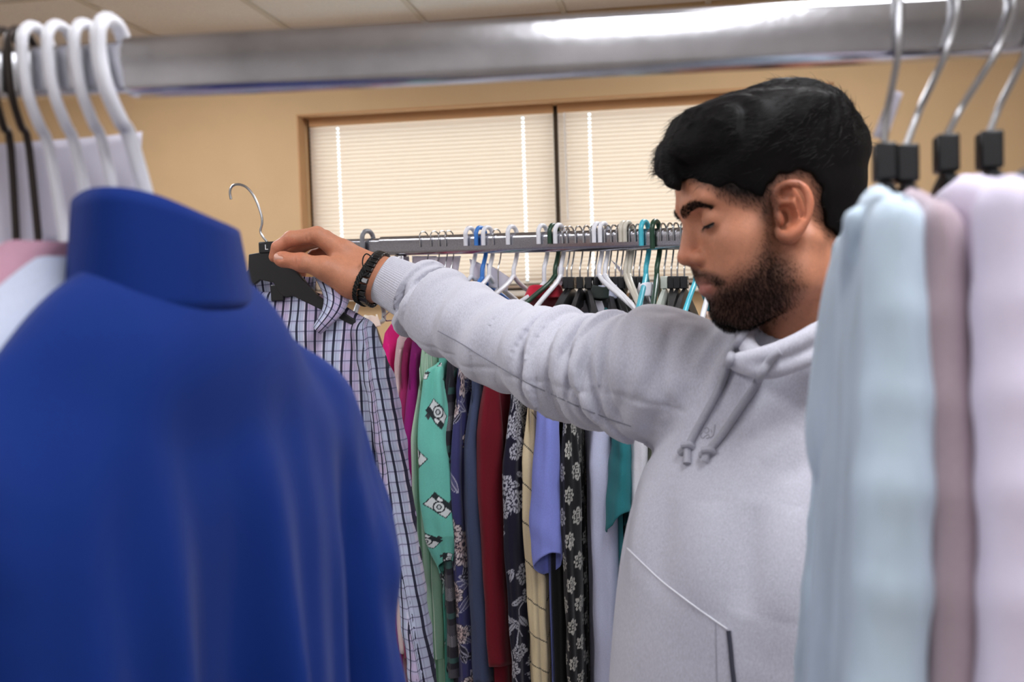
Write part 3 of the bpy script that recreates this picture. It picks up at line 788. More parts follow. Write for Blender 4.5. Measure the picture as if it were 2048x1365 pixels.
slv = [([SJ - dJ * .045, P(622, 870, .79), P(664, 1010, .80), P(692, 1090, .80)], [.030, .040, .040, .040]), ([P(690, 1085, .80), P(706, 1230, .80), P(730, 1420, .80), P(745, 1620, .80)], [.034, .034, .032, .030]),
       ([SK + dJ * .02, SK - dJ * .035 - EZ * .12, SK - dJ * .05 - EZ * .30, SK - dJ * .05 - EZ * .5], [.030, .040, .038, .034])]
garment_sdf(t, 'shell', NJ, dJ, 0.182, 0.088, 0.060, 0.76, 0.058, M_jacket, slv, fold=0.0155, flare=0.10, res=0.0042, seed=3, blend=.035, swob=.15, yoke=((0, 0, -.050), (.090, .050, .052)))
collar(t, NJ - EZ * 0.022, dJ, 0.060, 0.040, 0.056, M_jacket, lean=0.009, arc=(16, 344), rise=-0.013, thick=0.0055)
MB().tube([NJ + dJ * (0.0590 * math.cos(x)) + nJ * (0.0392 * math.sin(x)) + EZ * (-.004 - .002 * math.cos(x)) for x in np.radians(np.linspace(16, 344, 60))], 0.0022, 8).build('collar_seam', M_jacket, t)
fgl = [  # hook px, kind, colour, hanger label, garment name, garment label, category, colour, sleeves
    (180, 'plastic', 'white', 'pale slim tube hanger of the white shirt behind the jacket', 'shirt', 'white shirt hanging directly behind the blue jacket', 'shirt', (212, 220, 236)),
    (127, 'plastic', 'white', 'pale slim tube hanger of the dusty pink shirt', 'shirt', 'dusty pink shirt behind the white one at the jacket end', 'shirt', (196, 150, 166)),
    (78, 'plastic', 'white', 'pale slim tube hanger of the lavender shirt', 'shirt', 'lavender blue shirt beyond the dusty pink one', 'shirt', (166, 166, 226)),
    (48, 'wire', 'dark_wire', 'dark wire hanger of the sea-green blouse', 'blouse', 'sea-green blouse beyond the lavender shirt', 'blouse', (112, 176, 178)),
    (18, 'wire', 'dark_wire', 'dark wire hanger of the slate shirt', 'shirt', 'slate grey shirt last behind the sea-green blouse', 'shirt', (90, 98, 110))]
offs = (0.026, 0.048, 0.068, 0.086, 0.104)
for i, (px, kind, colr, hl, nm, lab, cat, c) in enumerate(fgl):
    N_ = NJ - fu * offs[i] + EZ * (0.012, 0.022, 0.016, -0.012, -0.02)[i] + dJ * 0.006 * i
    rp = rail_at_px(FR, px); nk = (N_[2] - 0.004) - rp[2]
    fg_hang(px, kind, colr, hl, nk, (N_ - rp) @ fu, dJ, hw=0.15, drop=0.085, group=G_FL, hook_r=0.0034 if kind == 'plastic' else 0.0024, tip=-0.5)
    Mx = cloth(nm + '_cloth', c, var=0.05)
    t = thing(nm, lab, cat, (N_[0], N_[1], N_[2] - 0.7))
    shirt_body(t, N_, dJ, 0.175, 0.085, 0.06, 0.70, 0.008, Mx, nu=60, nv=60, fold=0.002, seed=20 + i)
    for s in (1, -1):
        q = N_ + dJ * (s * 0.165) - EZ * 0.095
        sleeve(t, [q - dJ * s * .015, q + dJ * s * .012 - EZ * 0.2, q + dJ * s * .01 - EZ * 0.4, q - EZ * 0.55], [0.02, 0.03, 0.028, 0.026], [0.008, 0.009, 0.009, 0.008], dJ, Mx, n=40, seg=20, seed=30 + i, fold=0.0015)
    if i > 2: collar(t, N_ - EZ * 0.002, dJ, 0.07, 0.012, 0.010, Mx, lean=0.005, arc=(30, 330), thick=0.002)
paper_tag([P(62, 283, .645), P(284, 262, .665), P(276, 480, .665), P(64, 490, .645)], 'large white paper tag hung over the pale tube hangers behind the jacket')
paper_tag([P(-40, 290, .615), P(86, 280, .635), P(88, 500, .635), P(-40, 510, .615)], 'white paper tag on the dark wire hangers')

# ---------------------------------------------------------------- foreground rack, right: light blue, mauve, lavender, black
dR = norm([0.13, 0.99, 0])
M_sky = cloth('sky_blue_print_cotton', (192, 210, 224), var=0.24, vscale=22, bump=0.15, stretch=(1.2, 1.2, 0.4))
M_mauve = cloth('mauve_wool', (176, 158, 166), var=0.06)
M_lav = cloth('pale_lavender_cotton', (226, 218, 238), var=0.03)
M_blk = cloth('black_cloth', (22, 22, 30), var=0.1)
dR = norm([0.25, 0.97, 0]); nR = np.array([dR[1], -dR[0], 0])
fgr = [  # N, hook px, half width, names
    (P(1738, 384, 0.575), 1782, 0.160, 'shirt', 'light blue patterned shirt on the front rack beside the mauve sweater', 'shirt', M_sky, 'black moulded hanger with a lilac tag under the light blue shirt', 0.0105, (-.055, -.01)),
    (P(1806, 382, 0.560), 1893, 0.150, 'sweater', 'mauve grey sweater between the light blue and the lavender tops', 'sweater', M_mauve, 'black moulded hanger of the mauve sweater', 0.0062, (-.004, 0)),
    (P(1908, 356, 0.545), 2003, 0.158, 'sweatshirt', 'pale lavender sweatshirt with a low seam beside the mauve sweater', 'sweatshirt', M_lav, 'black moulded hanger of the lavender sweatshirt', 0.012, (-.008, 0)),
    (P(2022, 345, 0.535), 2052, 0.155, 'shirt', 'black shirt at the end of the row past the lavender sweatshirt', 'shirt', M_blk, 'black moulded hanger of the black shirt', 0.010, (0, 0))]
for i, (N_, px, hw_, nm, lab, cat, Mx, hl, th_, skw) in enumerate(fgr):
    rp = rail_at_px(FR, px); nk = (N_[2] + 0.028) - rp[2]
    make_hanger(FR, rp, 'clip', 'black', hl, neck=nk, d=dR, side=1, lean=((N_ - rp) @ fu + (.014, .012, .012, .01)[i]) / nk, hw=0.11, drop=0.040, hook_r=0.0021, group=None, tip=-0.6)
    t = thing(nm, lab, cat, (N_[0], N_[1], N_[2] - 0.7))
    slv = []
    for s in (1, -1):
        q = N_ + dR * (s * (hw_ - 0.02)) - EZ * 0.030; k2 = np.array([skw[0], skw[1], 0])
        slv.append(([q - dR * s * .01, q + dR * s * .012 + nR * .003 - EZ * .14 + k2 * .2, q + dR * s * .010 - EZ * .32 + k2 * .45, q + dR * s * .004 - EZ * .56 + k2 * .8], [th_ + .003, th_ + .006, th_ + .005, th_ + .003]))
    garment_sdf(t, 'body', N_, dR, hw_ - .012, 0.030 if i == 0 else .02, 0.03, 0.74, th_, Mx, slv, fold=0.0048 if i == 0 else .003, flare=0.10, res=0.0038, seed=50 + i, blend=.012, skew=skw, kf=(1.7, 3.1, 6), swob=.0, tilt=-.11 if i == 0 else -.04, ridges=[] if i else [([N_ + dR * a_ - nR * (th_ + .002) + EZ * z_ for a_, z_ in ((-.07, -.02), (-.02, -.08), (.05, -.16), (.105, -.25), (.125, -.30))], .0075)])
    if i == 0:                                                # front edge turned out, hanging free of the shirt
        re_ = catmull([P(*q) for q in ((1812, 400, .452), (1772, 520, .485), (1742, 640, .520), (1706, 780, .560), (1668, 920, .605), (1646, 990, .630))], 30)
        le_ = catmull([P(*q) for q in ((1752, 396, .585), (1700, 480, .640), (1668, 580, .662), (1650, 700, .670), (1636, 850, .662), (1640, 985, .635))], 30)
        v = [re_[a] * (1 - b / 9) + le_[a] * (b / 9) - (CR * (.006 + .010 * math.sin(b / 9 * 2.6)) + CF * .012) * math.sin(min(1, (30 - a) / 9) * 1.57) for a in range(30) for b in range(10)]
        o = mobj('front_flap', v, gridfaces(30, 10), Mx, t); s_ = o.modifiers.new('solid', 'SOLIDIFY'); s_.thickness = .003
    if i == 2:
        q = N_ - EZ * 0.36
        MB().tube([q + dR * (x * hw_ * 1.02) - nR * (th_ + .004) for x in np.linspace(-1, 1, 12)], 0.0016, 6).build('yoke_seam', M_lav, t)
paper_tag([P(1782, 178, .60), P(1806, 186, .60), P(1772, 282, .59), P(1746, 272, .59)], 'narrow lilac tag on the wire hook above the light blue shirt')

# ---------------------------------------------------------------- the plaid shirt in the man's hand
HB = P(536, 484, 1.475)                                     # where the wire enters the hanger held in the hand
dP = norm(np.array([CR[0], CR[1], 0]) * 0.95 + np.array([0, -0.12, 0]))
t = thing('clothes_hanger', 'black hanger with a bare wire hook held in the man\'s hand', 'hanger', HB)
hp = [(462, 399), (460, 385), (463, 374), (474, 369), (490, 373), (504, 387), (515, 408), (523, 432), (524, 448), (521, 462), (525, 473), (534, 484)]
MB().tube(catmull([P(x, y, 1.475) for x, y in hp], 50), 0.0019, 8).build('hook', M_wire, t)
nP = np.array([dP[1], -dP[0], 0])
mk = MB().box(HB - EZ * 0.0085, (0.0125, 0.0075, 0.0085), (dP, nP, EZ)).build('size_marker', PL['black'], t, bevel=0.002)
text_mesh('L', 0.011, HB - EZ * 0.0085 + nP * 0.0078, -dP if np.cross(dP, EZ) @ nP < 0 else dP, EZ, mk, M_print_white)
text_mesh('L', 0.010, HB - EZ * 0.0085 - dP * 0.0128, nP * -1, EZ, mk, M_print_white)
ol = [(497, 509), (555, 500), (578, 524), (604, 553), (640, 592), (716, 640), (718, 654), (650, 622), (612, 604), (588, 592), (574, 596), (560, 588), (548, 566), (520, 560), (500, 575), (450, 606), (360, 650), (352, 640), (430, 585), (478, 558), (495, 540)]
pl = np.array([[(P(x, y, 1.475) - HB) @ dP, (P(x, y, 1.475) - HB)[2]] for x, y in ol]); nn = len(pl)
v = [HB + dP * a + EZ * b + nP * s * .0045 for s in (1, -1) for a, b in pl]
f = [tuple(range(nn)), tuple(range(2 * nn - 1, nn - 1, -1))] + [(i, nn + i, nn + (i + 1) % nn, (i + 1) % nn) for i in range(nn)]
o = mobj('body', v, f, PL['black'], t, smooth=False); b_ = o.modifiers.new('bevel', 'BEVEL'); b_.width = .0012; b_.segments = 2; b_.limit_method = 'ANGLE'
MB().box(HB + dP * .012 - EZ * .076, (.010, .004, .012), (dP, nP, EZ)).build('clip', PL['black'], t, bevel=.0015)
M_plaid = plaid_material()
NP = P(556, 580, 1.485)
t = thing('shirt', 'lavender and navy plaid shirt on the hanger the man holds', 'shirt', (NP[0], NP[1], NP[2] - 0.7))
SP = [P(726, 668, 1.468), P(768, 800, 1.46), P(796, 1000, 1.46), P(826, 1200, 1.46), P(852, 1420, 1.46)]
q = NP - dP * 0.14 - EZ * 0.06; SQ = [q, q - dP * 0.03 - EZ * 0.15, q - dP * 0.04 - EZ * 0.35, q - dP * 0.05 - EZ * 0.55]
def plaid_uv(v):
    w = v - NP; a = w @ dP; z = -w[:, 2]; edge = .128 + .14 * np.clip(z, 0, 1); k = sstep(-.004, .004, a - edge)
    return np.stack([a + .35 * (w @ nP) * (1 - k) - k * .155 * z + k * .06 + .0035 * np.sin(28 * z + 30 * a) * np.exp(-z / .07), z + k * .004], 1)
garment_sdf(t, 'shell', NP, dP, 0.150, 0.052, 0.050, 0.76, 0.020, M_plaid, [(SP, [.020, .0225, .0225, .0215, .020]), (SQ, [.020, .022, .022, .02])], fold=0.0028, flare=0.02, res=0.0030, seed=8, blend=.006, uvf=plaid_uv, swob=.3,
            carve=[(NP + dP * .004 + nP * .036 + EZ * .002, (.050, .030, .072))])
cl = collar(t, NP - EZ * 0.004, dP, 0.054, 0.020, 0.022, M_plaid, lean=-0.004, arc=(-175, -5), rise=0.002, thick=0.0025)
# open collar leaf folding out over the right shoulder
lf = [(632, 556, 1.452), (648, 590, 1.447), (646, 620, 1.445), (628, 655, 1.440)]; rt = [(700, 596, 1.452), (690, 618, 1.447), (672, 640, 1.442), (640, 668, 1.440)]
a_ = catmull([P(*q) for q in lf], 14); b_ = catmull([P(*q) for q in rt], 14); v = []; uv = []
for i in range(14):
    for j in range(8):
        k = j / 7; v.append(a_[i] * (1 - k) + b_[i] * k - CF * 0.010 * math.sin(k * 3.1)); uv.append((0.08 + 0.05 * k, i * 0.007))
o = mobj('collar_leaf', v, gridfaces(14, 8), M_plaid, t, uv=uv); s_ = o.modifiers.new('solid', 'SOLIDIFY'); s_.thickness = 0.002

# ---------------------------------------------------------------- clothes on the rack behind
ATTR = cloth('printed_cotton', (255, 255, 255), attr='print', var=0.05)
def near_dir(N_, hw_, e_px):
    """horizontal direction from N_ whose point hw_ away is seen at column e_px (towards the lens)"""
    best = None
    for a in np.linspace(math.radians(150), math.radians(290), 281):
        dd = np.array([math.cos(a), math.sin(a), 0]); x = proj(N_ + dd * hw_)[0]
        sc_ = abs(x - e_px) + 0.35 * math.degrees(math.acos(np.clip(dd @ BR.n, -1, 1)))
        if best is None or sc_ < best[0]: best = (sc_, dd)
    return best[1]
def bg(px, kind, colr, hlabel, size=None, g=None, neck=-0.066, hw=0.19, lean=0.0, group=None, tip=-0.2, hook_r=None):
    """one hanger at column px of the rear rail and the garment g hung on it"""
    rp = rail_at_px(BR, px); uh = norm([BR.u[0], BR.u[1], 0]); base = rp + EZ * neck + uh * lean * neck
    nd = near_dir(base, hw, g['near'] if g else px - 30)
    make_hanger(BR, rp, kind, colr, hlabel, neck=neck, d=nd, hw=hw * 0.93, drop=0.07, side=-1, size=size, lean=lean, group=group, tip=tip, hook_r=hook_r)
    if not g: return
    N_ = base - EZ * g.get('sink', 0.045); d = -nd; seed = px
    Mx = ATTR if 'paint' in g else cloth(g['name'] + '_cloth', g['col'], var=g.get('var', 0.06))
    pt = g.get('paint'); den = 'paint' in g
    t = thing(g['name'], g['label'], g['cat'], (N_[0], N_[1], N_[2] - 0.75), g.get('group'))
    th_ = g.get('th', 0.010); L_ = g.get('len', 0.80)
    shirt_body(t, N_, d, hw, 0.075, 0.055, L_, th_, Mx, nu=130 if den else 50, nv=420 if den else 70, fold=g.get('fold', 0.0035), seed=seed, paint=pt, near_dense=den, flare=0.04, kf=(3, 7, 13))
    if g.get('sl', 1):
        for s in (-1, 1):
            q = N_ + d * (s * (hw - 0.012)) - EZ * 0.085
            if s < 0 and 'path' in g:
                dep = proj(q)[2] - 0.012; pts = [q] + [P(x, y, dep) for x, y in g['path']]
                ra, rb = g.get('ra', [.02, .03, .032, .03]), g.get('rb', [.014, .018, .02, .018])
            else:
                sl = g.get('sl_len', 0.56); pts = [q - d * s * .01, q + d * s * .008 - EZ * sl * .35, q + d * s * .004 - EZ * sl * .7, q - EZ * sl]
                ra, rb = g.get('ra0', [.005, .028, .029, .028, .026]), [.004, th_ + .004, th_ + .005, th_ + .004, th_ + .004]
            dense = den and s < 0
            sleeve(t, pts, ra, rb, d, Mx, n=300 if dense else 50, seg=150 if dense else 24, seed=seed + s + 5, fold=g.get('sfold', 0.0022), paint=pt, ufree=0.0, slant=.022 if 'path' in g and s < 0 else .006)
    if g.get('collar', 1):
        collar(t, N_ - EZ * 0.004, d, 0.056, th_ + 0.006, 0.022, cloth(g['name'] + '_collar_cloth', g.get('ccol', g.get('col', (90, 90, 100)))), lean=0.012, arc=(25, 335), thick=0.003)
G_W = 'white plastic hangers on the rear rail'; G_M = 'black hangers with wire hooks on the rear rail'; G_S = 'thin steel wire hangers on the rear rail'
bg(736, 'plastic', 'grey', 'thick grey hook at the bare end of the rear rail', hook_r=0.0048, tip=-0.9,
   g=dict(name='cardigan', label='dark brown cardigan at the bare end of the rear rail', cat='cardigan', near=705, col=(58, 46, 34), sink=0.095, ccol=(222, 212, 196)))
LS = 'thin steel hook hanger of the '
bg(848, 'wire', 'wire', LS + 'hot pink top on the rear rail', g=dict(name='top', label='hot pink top hung next to the plaid shirt', cat='top', near=757, col=(226, 30, 132), sink=0.035, ccol=(240, 60, 110)))
bg(870, 'wire', 'wire', LS + 'cream blouse on the rear rail', g=dict(name='blouse', label='cream blouse between the hot pink and the magenta tops', cat='blouse', near=782, col=(228, 208, 206), sink=0.045))
bg(886, 'wire', 'wire', LS + 'dark rose top on the rear rail', g=dict(name='top', label='dark rose top beside the cream blouse', cat='top', near=796, col=(150, 40, 92), sink=0.05))
bg(899, 'wire', 'wire', LS + 'magenta dress on the rear rail', g=dict(name='dress', label='deep magenta dress between cream blouse and striped green shirt', cat='dress', near=812, col=(138, 22, 108), sink=0.05, th=0.013))
bg(941, 'plastic', 'white', 'white plastic hanger of the striped green shirt, left of the bright blue hanger', g=dict(name='shirt', label='pale green shirt with fine stripes beside the mint sleeve', cat='shirt', near=832, paint=p_greenstripe, col=(178, 204, 180), sink=0.05))
bg(962, 'plastic', 'blue', 'bright blue plastic hanger on the rear rail', neck=-0.07, g=dict(name='shirt', label='mint green shirt printed with little cameras', cat='shirt', near=868, paint=p_cameras, col=(112, 196, 178), sink=0.06,
   path=[(868, 760), (870, 900), (884, 1040), (896, 1142)], ra=[.003, .014, .022, .028, .032, .034, .018], rb=[.004, .014, .022, .028, .032, .032, .018], sfold=0.003))
bg(976, 'plastic', 'white', 'white plastic hanger of the dark knit sweater, right of the bright blue hanger', g=dict(name='sweater', label='dark knit sweater with grey bands behind the mint sleeve', cat='sweater', near=884, paint=p_knit, col=(60, 58, 66), sink=0.07))
bg(994, 'wire', 'wire', LS + 'navy floral dress on the rear rail', neck=-0.085, g=dict(name='dress', label='navy purple dress printed with pale pink flowers', cat='dress', near=906, paint=p_floral_navy, col=(58, 58, 104), sink=0.06))
bg(1025, 'plastic', 'white', 'white plastic hanger of the slate dress, alone on the rear rail', g=dict(name='dress', label='plain slate navy dress between the floral dress and the burgundy one', cat='dress', near=936, col=(66, 76, 104), sink=0.07, th=0.014))
bg(1086, 'plastic', 'white', 'white plastic hanger of the burgundy dress on the rear rail', neck=-0.08, g=dict(name='dress', label='burgundy dress with a rolled red collar on the rear rail', cat='dress', near=966, col=(112, 16, 32), ccol=(190, 36, 60), sink=0.02, th=0.016, fold=0.005))
bg(1108, 'plastic', 'green', 'very dark green plastic hanger next to a white one on the rear rail', g=dict(name='dress', label='black dress covered with white scrolling flowers', cat='dress', near=1013, paint=p_floral_white, col=(26, 24, 42), sink=0.08))
bg(1119, 'plastic', 'white', 'white plastic hanger of the cream diamond blouse, next to the very dark green one', g=dict(name='blouse', label='cream blouse with thin black lines and diamonds', cat='blouse', near=1050, paint=p_diamonds, col=(226, 208, 168), sink=0.08, ra0=[.004, .017, .018, .018, .016]))
LB = 'black moulded hanger with a wire hook, of the '
bg(1132, 'clip', 'black', LB + 'periwinkle shirt', size='M', g=dict(name='shirt', label='periwinkle blue shirt with a wide open cuff', cat='shirt', near=1084, col=(138, 148, 226), sink=0.085,
   path=[(1098, 800), (1095, 950), (1094, 1050), (1098, 1128)], ra=[.004, .024, .030, .032, .028], rb=[.004, .018, .022, .026, .024], sfold=0.002))
bg(1141, 'clip', 'black', LB + 'plain black skirt', size='L', g=dict(name='skirt', label='plain black skirt below the periwinkle cuff', cat='skirt', near=1088, col=(18, 17, 20), sink=0.1, sl=0, collar=0))
bg(1158, 'clip', 'black', LB + 'black dress with pale medallions', g=dict(name='dress', label='black dress printed with rows of pale medallions', cat='dress', near=1128, paint=p_medallions, col=(20, 19, 22), sink=0.09, ra0=[.005, .034, .036, .036, .034]))
bg(1174, 'clip', 'black', LB + 'pale lilac shirt', size='M', hook_r=0.0018, g=dict(name='shirt', label='pale lilac shirt beside the medallion dress', cat='shirt', near=1196, col=(196, 200, 226), sink=0.08, th=0.018))
bg(1188, 'clip', 'black', LB + 'white smooth blouse', size='M', g=dict(name='blouse', label='white blouse behind the pale lilac shirt', cat='blouse', near=1288, col=(214, 212, 224), sink=0.06))
bg(1196, 'plastic', 'white', 'white plastic hanger of the dark flowered top, one of a close pair', g=dict(name='top', label='dark green top scattered with tiny pale flowers', cat='top', near=1288, paint=p_darkflowers, col=(28, 40, 36), ccol=(28, 40, 36), sink=0.035, len=0.45))
bg(1208, 'plastic', 'white', 'white plastic hanger of the pale blue top, one of a close pair', g=dict(name='top', label='pale blue top with a rounded shoulder beside the dark flowered one', cat='top', near=1288, col=(206, 212, 236), sink=0.035, len=0.42))
bg(1216, 'clip', 'black', LB + 'teal tee', g=dict(name='tee', label='teal tee with a short hemmed sleeve', cat='tee', near=1236, col=(44, 124, 132), sink=0.06,
   path=[(1246, 860), (1244, 940), (1240, 1046)], ra=[.006, .030, .038, .038], rb=[.005, .018, .020, .020], len=0.6))
bg(1229, 'clip', 'black', LB + 'grey trousers beside the L marker', size='L', g=dict(name='trousers', label='grey trousers hung beyond the teal tee', cat='trousers', near=1262, col=(96, 96, 104), sink=0.11, sl=0, collar=0))
bg(1240, 'clip', 'black', LB + 'navy trousers', g=dict(name='trousers', label='navy trousers hung beyond the grey ones', cat='trousers', near=1275, col=(34, 38, 62), sink=0.11, sl=0, collar=0))
bg(1249, 'plastic', 'beige', 'beige plastic hanger of the rose cardigan', g=dict(name='cardigan', label='rose cardigan on a beige hanger', cat='cardigan', near=1288, col=(206, 168, 172), sink=0.06, len=0.5))
bg(1257, 'plastic', 'beige', 'beige plastic hanger of the sage top', g=dict(name='top', label='sage striped top on a beige hanger', cat='top', near=1288, col=(170, 196, 180), sink=0.06, len=0.5))
bg(1265, 'clip', 'black', LB + 'charcoal trousers with the XL marker', size='XL', g=dict(name='trousers', label='charcoal trousers on the hanger marked XL', cat='trousers', near=1296, col=(52, 52, 58), sink=0.11, sl=0, collar=0))
bg(1277, 'clip', 'black', LB + 'dark plum skirt', size='L', g=dict(name='skirt', label='dark plum skirt beside the teal hanger', cat='skirt', near=1310, col=(70, 34, 62), sink=0.11, sl=0, collar=0))
bg(1290, 'plastic', 'teal', 'teal plastic hanger standing tall on the rear rail', hook_r=0.0046, tip=-0.6, g=dict(name='shirt', label='white shirt on the teal hanger', cat='shirt', near=1270, col=(228, 228, 236), sink=0.03, len=0.5))
bg(1312, 'plastic', 'green', 'dark green plastic hanger beside the teal one', hook_r=0.0046, tip=-0.9, g=dict(name='shirt', label='olive shirt on the dark green hanger', cat='shirt', near=1300, col=(74, 82, 60), sink=0.08, len=0.6))
bg(1327, 'clip', 'clear', 'clear plastic hanger with a wire hook on the rear rail')
bg(1341, 'clip', 'black', LB + 'grey skirt', size='S', g=dict(name='skirt', label='mid grey skirt on the hanger marked S', cat='skirt', near=1340, col=(110, 108, 116), sink=0.11, sl=0, collar=0))
bg(1353, 'clip', 'black', 'black moulded hanger with marker eight, bare', size='8')
bg(1367, 'clip', 'black', 'black moulded hanger next to the cyan one, bare', size='S')
bg(1392, 'plastic', 'cyan', 'bright cyan plastic hanger, bare, on the rear rail')
bg(1425, 'plastic', 'white', 'white plastic hanger of the peach shirt beyond the cyan one', g=dict(name='shirt', label='peach shirt hung past the cyan hanger', cat='shirt', near=1400, col=(226, 190, 170), sink=0.08, len=0.6))
# paper tags on the rear rail
def bgtag(pts, lab): paper_tag([P(x, y, proj(rail_at_px(BR, pts[0][0]))[2] + (d - pts[0][2]) + .02) for x, y, d in pts], lab)
bgtag([(824, 512, 2.10), (872, 512, 2.06), (866, 572, 2.06), (824, 570, 2.10)], 'white paper tag on the first of the thin steel hooks')
bgtag([(872, 514, 2.02), (921, 512, 2.0), (912, 572, 2.0), (880, 566, 2.02)], 'white paper tag hanging from the last thin steel hook')
bgtag([(939, 518, 1.96), (970, 532, 1.94), (972, 582, 1.94), (948, 580, 1.96)], 'folded white paper tag behind the bright blue hanger')
bgtag([(973, 526, 1.90), (1019, 556, 1.88), (1016, 584, 1.88), (976, 574, 1.90)], 'white paper tag to the right of the bright blue hanger')
bgtag([(1114, 533, 1.78), (1129, 535, 1.77), (1124, 572, 1.77), (1118, 570, 1.78)], 'narrow paper tag beside the very dark green hanger')
bgtag([(1222, 520, 1.70), (1248, 545, 1.69), (1262, 574, 1.69), (1240, 548, 1.70)], 'slim folded paper slip between two wire hooks')
# ---------------------------------------------------------------- the man
# head frame: x forward (profile to the left, chin down), y to his left (towards the lens), z up; origin between the ears
YAW = math.radians(6); NOD = math.radians(14)
f0 = -CR * math.cos(NOD) - CU * math.sin(NOD)
HF = f0 * math.cos(YAW) - CF * math.sin(YAW); HU = CU * math.cos(NOD) - CR * math.sin(NOD); HL = np.cross(HU, HF)
HO = P(1550, 446, 1.04)
HM = np.stack([HF, HL, HU], 1)                            # columns
def to_head(p): return ((p - HO.astype(np.float32)) @ HM.astype(np.float32)).astype(np.float32)
def head_pt(x, y, z): return HO + HF * x + HL * y + HU * z
def head_px(px, py, y):
    """head coordinates (x, z) of a pixel on the plane y = const of the head"""
    dr = CF + CR * ((px - 1024) / FPX) + CU * ((682.5 - py) / FPX); p0 = HO + HL * y
    t = ((p0 - CAM) @ HL) / (dr @ HL); q = CAM + dr * t - HO; return q @ HF, q @ HU

EAR = [(1575, 410), (1561, 404), (1552, 392), (1557, 378), (1572, 370), (1590, 371), (1604, 383), (1611, 405), (1609, 428), (1601, 450), (1590, 466), (1579, 475), (1570, 470), (1567, 458)]
ear_xz = np.array([head_px(x, y, 0.080) for x, y in EAR])
def ear_sdf(q):
    q = q + np.array([0, .005, 0], np.float32)
    yy = [k_ for k_ in [.078, .079, .081, .085, .089, .092, .094, .095, .094, .092, .089, .084, .079, .074]]
    pts = [np.array([x, y, z]) for (x, z), y in zip(ear_xz, yy)]
    rr = [.0026, .0030, .0034, .0036, .0036, .0036, .0036, .0036, .0038, .0042, .0055, .0066, .0058, .005]
    d = chain(q, catmull(pts, 40), np.interp(np.linspace(0, 1, 40), np.linspace(0, 1, len(rr)), rr), 0.002)
    cx, cz = head_px(1582, 420, 0.08)
    # shell of the ear, dished
    plate = ell(q, (cx, .081, cz), (.0155, .0055, .0265)); d = smin(d, plate, 0.006)
    ax, az = head_px(1586, 398, .09); bx, bz = head_px(1596, 426, .09)
    d = smin(d, chain(q, [np.array([*head_px(1581, 388, .09)])[[0, 0, 1]] * [1, 0, 1] + [0, .088, 0], np.array([ax, .089, az]) + [-.004, 0, 0], np.array([bx, .089, bz]), np.array([head_px(1591, 446, .09)[0], .087, head_px(1591, 446, .09)[1]])], [.0024, .0028, .0030, .0030], .002), 0.005)
    kx, kz = head_px(1578, 430, .085); d = smax(d, -ell(q, (kx, .0880, kz), (.0085, .0120, .0120)), 0.003)
    kx, kz = head_px(1572, 446, .085); d = smax(d, -ell(q, (kx, .084, kz), (.0042, .014, .0070)), 0.002)
    kx, kz = head_px(1577, 388, .088); d = smax(d, -ell(q, (kx, .0920, kz), (.0075, .0085, .0070)), 0.003)
    kx, kz = head_px(1600, 408, .088); d = smax(d, -ell(q, (kx, .0945, kz), (.0028, .005, .015)), 0.003)
    tx, tz = head_px(1563, 436, .08); d = smin(d, ell(q, (tx, .0795, tz), (.0042, .0045, .0075)), 0.004)   # tragus
    return d

